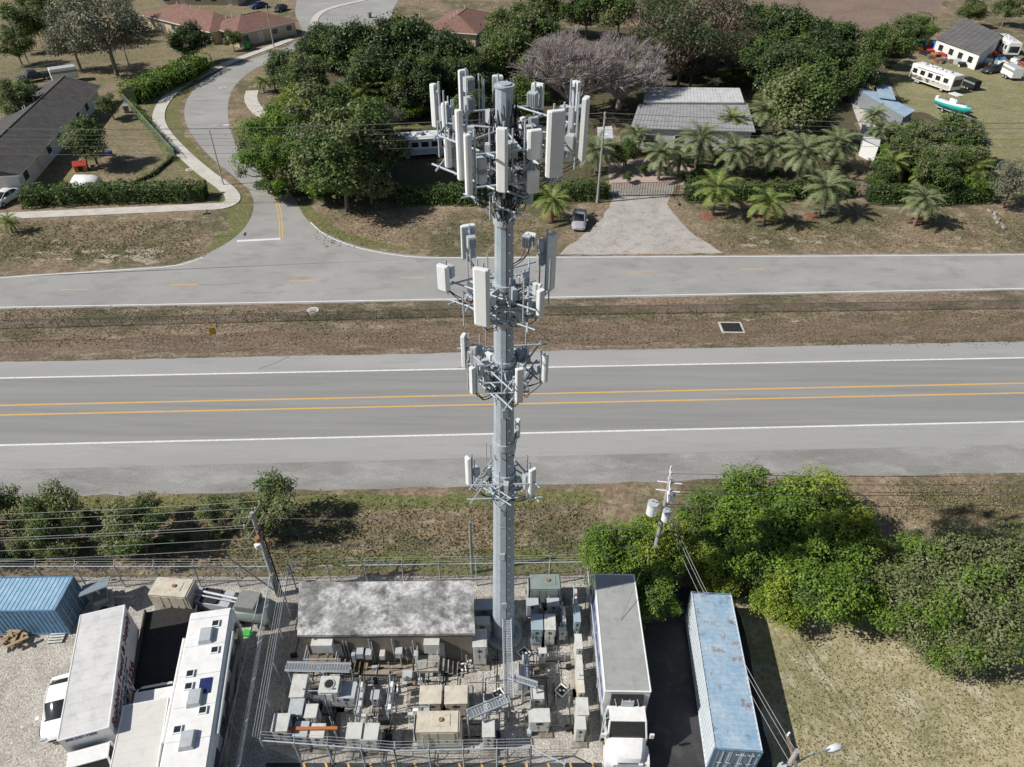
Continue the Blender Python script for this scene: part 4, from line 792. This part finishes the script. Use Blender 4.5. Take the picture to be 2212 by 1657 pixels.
b=MB(); dk=M('dark_paint',(.04,.04,.05)); b.loft([rr(x,h,.5,z) for x,h,z in((-2.8,.9,1.15),(-.6,.95,1.2),(1.4,.95,1.2),(2.6,.85,1.1),(2.8,.7,.9))],dk); b.taper(-.9,1.3,.88,1.15,-.6,.7,.72,1.85,glass); b.box(-.6,.7,-.72,.72,1.85,1.9,dk); b.box(-2.7,-1.0,-.75,.75,1.2,1.24,black)
for x in(-1.8,1.8):
    for y in(-.9,.9): wheel(b,x,y,.4)
o,yw,L=place((42,168),(100,158),1); b.build('pickup_truck',o,yw)
def htrailer(name,f,r,top,side,s=1):
    b=MB(); b.box(-2.2,2.2,-1.05,1.05,.6,2.5,side); b.box(-2.21,2.21,-1.07,-1.05,1.7,2.1,grn); b.box(-2.1,2.1,-1,1,2.5,2.56,top)
    for x in(-.5,.5):
        for y in(-1.1,1.1): wheel(b,x,y,.38)
    b.cyl((-2.2,0,.6),(-3.6,0,.6),.06,steel2); o,yw,L=place(f,r,2.4); b.build(name,o,yw,.04,s)
htrailer('horse_trailer',(158,143),(108,150),panelg,wpaint); htrailer('cargo_trailer',(2118,168),(2092,158),black,black,.7); htrailer('cargo_trailer',(2210,150),(2175,132),panelg,wpaint,.9)
# ------------------------------------------------ houses
win=M('window_glass',(.05,.06,.07),(.08,.09,.1),rough=.1)
def house(name,c,yaw,L,W_,h,rise,rm,wm,hip=False,nwin=6):
    b=MB(); a=L/2; k=W_/2; o=.6
    b.box(-a,a,-k,k,0,h,wm); rx=a-k if hip else a+o
    A,K=a+o,k+o; zb=h-.12; zr=h+rise
    b.add([(-A,-K,zb),(A,-K,zb),(A,K,zb),(-A,K,zb),(-rx,0,zr),(rx,0,zr),(-A,-K,zb-.18),(A,-K,zb-.18),(A,K,zb-.18),(-A,K,zb-.18)],[(0,1,5,4),(2,3,4,5),(1,2,5),(3,0,4)],rm)
    b.add([(-A,-K,zb),(A,-K,zb),(A,K,zb),(-A,K,zb),(-A,-K,zb-.18),(A,-K,zb-.18),(A,K,zb-.18),(-A,K,zb-.18)],[(0,4,5,1),(1,5,6,2),(2,6,7,3),(3,7,4,0),(4,7,6,5)],wpaint)
    b.cyl((-rx,0,zr),(rx,0,zr),.09,rm,n=6)
    for s in(-1,1):
        for i in range(nwin):
            x=-a+L*(i+.5)/nwin; y=s*k; d=(i%3==1)
            z0,z1,ww=(0.1,2.1,.5) if d else (1.0,2.1,.75)
            b.box(x-ww-.08,x+ww+.08,min(y,y+s*.03),max(y,y+s*.03),z0-.08,z1+.08,wpaint); b.box(x-ww,x+ww,min(y+s*.03,y+s*.05),max(y+s*.03,y+s*.05),z0,z1,win if not d else cabm)
        b.box(s*a if s>0 else s*a-.04,s*a+.04 if s>0 else s*a,-.8,.8,1,2.1,win)
    for i in range(4): x=U(-a*.8,a*.8); b.cyl((x,1.2,zr-rise*.4),(x,1.2,zr+.15),.07,panel,n=6)
    return b.build(name,(c.x,c.y,0),yaw)
shing=M('roof_shingle_dark',(.07,.066,.063),(.10,.095,.09),scale=.8,rough=.95,grain=.3,gscale=4,c3=(.14,.13,.12),s3=1.2,f3=.5); tile=M('roof_tile_brown',(.25,.14,.11),(.19,.11,.09),scale=.8,rough=.9,grain=.3,gscale=3)
wwall=M('white_stucco',(.76,.76,.74),(.68,.68,.66),rough=.9); bwall=M('beige_stucco',(.56,.47,.33),(.48,.40,.29),rough=.9)
a=P(212,183,2.7);c=P(42,368,2.7); d=(a-c); yaw=math.atan2(d.y,d.x); n=Vector((-d.y,d.x,0)).normalized(); mid=(a+c)/2+n*4.6-d.normalized()*1.0; house('bungalow_house',mid,yaw,d.length,9,2.8,1.6,shing,wwall,False,8)
def ang(p,q): a=P(*p);c=P(*q); return math.atan2(c.y-a.y,c.x-a.x)
house('beige_house',P(425,38,3),ang((350,30),(520,72)),24,10,2.9,2.0,tile,bwall,True,6); house('beige_house',P(545,48,3),ang((480,72),(605,45)),15,10,2.9,1.9,tile,bwall,True,4)
house('tiled_house',P(1000,45,3),ang((950,60),(1040,-5)),18,11,2.9,2.0,tile,bwall,True,5); house('tiled_house',P(440,-25,3),0,20,11,2.9,2,tile,bwall,True,5)
metal=M('metal_roof_grey',(.30,.305,.31),(.38,.385,.39),scale=.6,rough=.6,c3=(.22,.22,.22),s3=1.0,f3=.7); metalw=M('metal_roof_white',(.52,.53,.54),(.62,.63,.64),scale=.6,rough=.6,c3=(.36,.35,.34),s3=.9,f3=.7)
flatb('metal_roof_house',[(1380,224),(1615,224),(1632,284),(1362,276)],3.1,metal,wwall,.4,.15,None,34); flatb('metal_roof_house',[(1396,188),(1598,190),(1608,221),(1390,220)],3.5,metalw,wwall,.4,.15,None,30)
flatb('storage_shed',[(2085,38),(2170,78),(2118,118),(2022,82)],3,M('shed_roof',(.13,.13,.13),(.2,.19,.18),scale=.5,rough=.9,c3=(.06,.06,.06),s3=1,f3=.6),wwall,.3,.15,None,9)
bluer=M('blue_roof',(.24,.36,.48),(.38,.48,.57),scale=.6,rough=.7); swall=M('shed_wall',(.25,.28,.3),(.2,.22,.24))
flatb('carport',[(1826,176),(1850,178),(1978,238),(1955,252)],2.6,bluer,swall,.3,.1); flatb('carport',[(1890,180),(1925,185),(1935,215),(1900,210)],3,bluer,swall,.3,.1)
flatb('carport',[(1950,300),(2010,300),(2000,325),(1945,325)],2.6,metalw,wwall,.3,.1); flatb('small_shed',[(1862,268),(1905,285),(1900,315),(1865,300)],2.6,metalw,wwall,.2,.1); flatb('small_shed',[(1290,275),(1322,272),(1325,300),(1292,302)],2.5,metalw,bluer,.2,.1)
b=MB(); tarp=M('blue_tarp',(.03,.22,.6),(.04,.28,.68),rough=.6)
b.box(-3,3,-1.5,1.5,0,1.7,tarp)
cols=[tarp,MC['rust'],wpaint,black,panelg,wood,M('red_paint',(.5,.05,.04)),M('orange_plastic',(.6,.2,.04)),black,grn,black,wood]
for _ in range(260):
    x=U(-6,26);y=U(-12,6)-x*.25; s=U(.3,1.3); b.cbox((x,y,s*.35),(s*U(.6,2),s,s*.7),random.choice(cols),U(0,3),U(-.2,.2))
b.build('junk_pile',P(2045,112),-.1)
for u,v,m in((530,103,grn),(536,106,lime),(275,243,grn),(798,38,grn),(540,98,grn)):
    b=MB(); b.taper(-.3,.3,.35,.05,-.38,.38,.42,1.0,m); b.box(-.42,.42,-.45,.45,1.0,1.08,m); b.cyl((-.3,-.35,.1),(-.3,.35,.1),.1,black); b.build('wheelie_bin',P(u,v),U(0,3),.02,1.1)
b=MB(); og=MC['orange_plastic']; b.box(-.8,.8,-.6,.6,0,.9,og); b.add([(-.9,-.7,.9),(.9,-.7,.9),(.9,.7,.9),(-.9,.7,.9),(-.9,0,1.4),(.9,0,1.4)],[(0,1,5,4),(2,3,4,5),(0,4,3),(1,2,5)],MC['red_paint']); b.box(-.3,.3,-.62,-.6,.1,.8,black)
b.box(1.2,2.2,-.4,.4,.0,.5,wood); b.build('play_house',P(178,368),.3)
b=MB(); b.cyl((0,0,.0),(0,0,.5),.7,blu,n=16); b.cyl((0,0,.5),(0,0,.6),.4,wpaint,n=12); b.box(.8,1.6,-.4,.4,0,.6,MC['blue_paint']); b.build('garden_table',P(218,335))
b=MB(); b.loft([[(x,-1.3*s,0),(x,-1.1*s,.9),(x,0,1.5*s+.1),(x,1.1*s,.9),(x,1.3*s,0)] for x,s in((-1.7,.7),(-1.2,1),(1.2,1),(1.7,.7))],panel); b.build('canopy_tent',P(190,402))
b=MB()
for i in range(14): b.cbox((U(-.3,.3)+.1*i,-2.6+i*.4,.12),(U(.3,.5),U(.3,.45),U(.2,.3)),padc,U(0,3))
b.build('rock_border',P(2143,475),.05,.06)
# ------------------------------------------------ poles
def pole(base,vt,r,m):
    p=P(*base); h=vert_h(base,vt); b=MB(); b.cyl((0,0,0),(0,0,h),r,m,r1=r*.7,n=10); return b,p,h
b,p,h=pole((483,400),281,.1,steel2); b.tube([(0,0,h),(.4,0,h+.4),(1.2,0,h+.6),(2.0,.1,h+.6)],.045,steel2,6); b.cbox((2.3,.1,h+.56),(.8,.3,.14),panel); b.build('street_lamp',p)
for bs,vt in(((282,152),35),((62,137),40),((592,102),12),((908,40),-30)): b,p,h=pole(bs,vt,.13,pole_c); b.box(-.8,.8,-.05,.05,h-.6,h-.5,wood); b.build('utility_pole',p)
b,p,h=pole((1290,438),242,.17,pole_c); b.box(-.06,.06,-1.1,1.1,h-.5,h-.38,wood)
for z in(1.2,2.0,3.0): b.box(-.05,.05,-.35,0,h-z,h-z+.08,steel2)
b.tube([(0,-.1,h-2.2),(0,-1.0,h-1.8),(0,-2.4,h-1.7)],.04,steel2,5); b.cbox((0,-2.8,h-1.72),(.28,.75,.12),panel); b.build('utility_pole',p); PA=p;HA=h
b,p,h=pole((1020,1238),1128,.12,grn); b.build('wooden_post',p)
b,p,h=pole((474,762),708,.04,steel2); b.cbox((0,-.05,h-.35),(.55,.03,.75),M('sign_amber',(.55,.30,.03)),.3); b.build('road_sign',p)
b,p,h=pole((462,512),462,.04,steel2); sg=M('sign_green',(.02,.2,.09)); b.cbox((0,0,h),(.9,.03,.22),sg,.2); b.cbox((0,0,h+.24),(.03,.9,.22),sg,.2); b.build('street_name_sign',p)
def xformer(b,x,y,z,r=.28,h=.9):
    b.cyl((x,y,z),(x,y,z+h),r,panel,n=14); b.cyl((x,y,z+h),(x,y,z+h+.08),r*1.05,panelg,n=14)
    for a in(0,2): b.cyl((x+.12*math.cos(a),y+.12*math.sin(a),z+h),(x+.12*math.cos(a),y+.12*math.sin(a),z+h+.3),.035,panelg,n=6)
rdir=math.atan2((W1[1]-W1[0]).y,(W1[1]-W1[0]).x); rx=Vector((math.cos(rdir),math.sin(rdir),0))
b,p,h=pole((603,1285),1108,.17,pole_c)
for z in(.3,1.3): b.cyl((-.2,-1,h-z),(.2,1,h-z),.06,wood,n=4)
for y in(-.9,-.3,.4,.9): b.cyl((y*.2,y,h-.3),(y*.2,y,h),.05,panelg,n=6)
for k in range(7): b.cbox((U(-.35,.2),U(-.4,.4),h-1.4-k*.28),(.28,.28,.32),random.choice((panelg,MC['rust'],wood,panel)),U(0,3))
b.cyl((.25,0,0),(.25,0,h*.8),.05,black,n=6); b.cyl((-.2,.1,0),(-.2,.1,h*.6),.05,steel2,n=6); b.cyl((0,-.15,.5),(-2.2,-.4,h*.55),.05,pole_c,n=6); b.build('utility_pole',p); PL=p;HL=h
b,p,h=pole((1402,1250),1032,.17,pole_c)
for z in(.3,1.0): b.cyl((-.2,-1,h-z),(.2,1,h-z),.06,panel,n=4); b.cyl((-.7,.1,h-z-.1),(.7,-.1,h-z-.1),.05,panel,n=4)
for y in(-.9,-.3,.4,.9): b.cyl((y*.2,y,h-.3),(y*.2,y,h+.05),.05,panel,n=6); b.cyl((y*.2+.3,y,h-1.2),(y*.2,y,h-.9),.05,panel,n=6)
xformer(b,-.75,-.1,h-3.0,.32,.85); xformer(b,.05,-.5,h-3.1,.25,.7); xformer(b,.4,.2,h-2.2,.16,.5); b.build('utility_pole',p); PR=p;HR=h
b=MB(); lp=P(1712,1640,8.2); lh=P(1800,1616,7.6)-Vector((lp.x,lp.y,0)); lp.z=0
b.cyl((0,0,0),(0,0,9.0),.16,pole_c,r1=.11); b.box(-.06,.06,-1,1,8.3,8.42,wood); b.tube([(0,0,7.4),(lh.x*.5,lh.y*.5,7.9),(lh.x,lh.y,7.6)],.04,steel2,6)
def head(b,x,y,z,yaw):
    b.T=Matrix.Translation((x,y,z))@Matrix.Rotation(yaw,4,'Z'); b.loft([[(q,-w_,0),(q,-w_*.7,h),(q,w_*.7,h),(q,w_,0)] for q,w_,h in((-.4,.06,.06),(-.15,.16,.14),(.2,.19,.15),(.42,.08,.07))],panel); b.T=None
head(b,lh.x,lh.y,7.55,math.atan2(lh.y,lh.x)); b.tube([(0,0,7.6),(.3,-.25,8),(.75,-.6,7.6)],.04,steel2,6); head(b,.85,-.75,7.55,-1.0); xformer(b,-.4,-.2,7.2,.2,.6)
for x in(-.9,.9): b.cyl((0,x,8.4),(0,x,8.7),.05,panel,n=6)
b.build('street_lamp',lp)
wm_=M('wire',(.12,.12,.12),(.2,.2,.2)); wl=M('wire_light',(.42,.43,.44),(.36,.36,.36))
def wires(name,A,B,offs_,r=.018,sag=1.0,m=None):
    b=MB(); o=Vector((A.x,A.y,0))
    for (dx,dy,dz) in offs_:
        pts=[]
        for i in range(17):
            s=i/16; q=A.lerp(B,s)-o+Vector((dx,dy,dz)); q.z-=sag*4*s*(1-s); pts.append(q)
        b.tube(pts,r,m or wm_,4)
    b.build(name,o)
O4=[(0,-.9,-.05),(0,-.3,-.05),(0,.4,-.05),(0,.9,-.05),(0,-.1,-1.2),(0,.1,-2.4),(0,0,-3.2)]
def V3(p,z): return Vector((p.x,p.y,z))
wires('power_lines',V3(PL-rx*50,HL+.5),V3(PL,HL),O4,.012,.8,wl); wires('power_lines',V3(PL,HL-1.5),V3(PR,HR-2.8),O4[3:],.018,.7); wires('power_lines',V3(PR,HR),V3(PR+rx*55,HR),O4[:3]+O4[4:6],.016,1.0)
for k in(-110,0,110):
    wires('power_lines',V3(PA+rx*k,HA),V3(PA+rx*(k+110),HA),[(0,-1,-.4),(0,1,-.4),(0,0,-.1),(0,-.3,-1.2),(0,-.3,-2),(0,-.3,-3)],.022,1.6)
for k in(-110,110):
    b=MB(); b.cyl((0,0,0),(0,0,HA),.17,pole_c,r1=.12); b.box(-.06,.06,-1.1,1.1,HA-.5,HA-.38,wood); b.build('utility_pole',V3(PA+rx*k,0))
wires('power_lines',V3(PR,HR-2.5),V3(lp,8.5),[(0,0,0),(.1,.3,0),(0,-.3,-.5)],.014,.6,wl); wires('power_lines',V3(PR,HR-3.5),V3(P(1290,1500),3),[(0,0,0)],.015,.2)
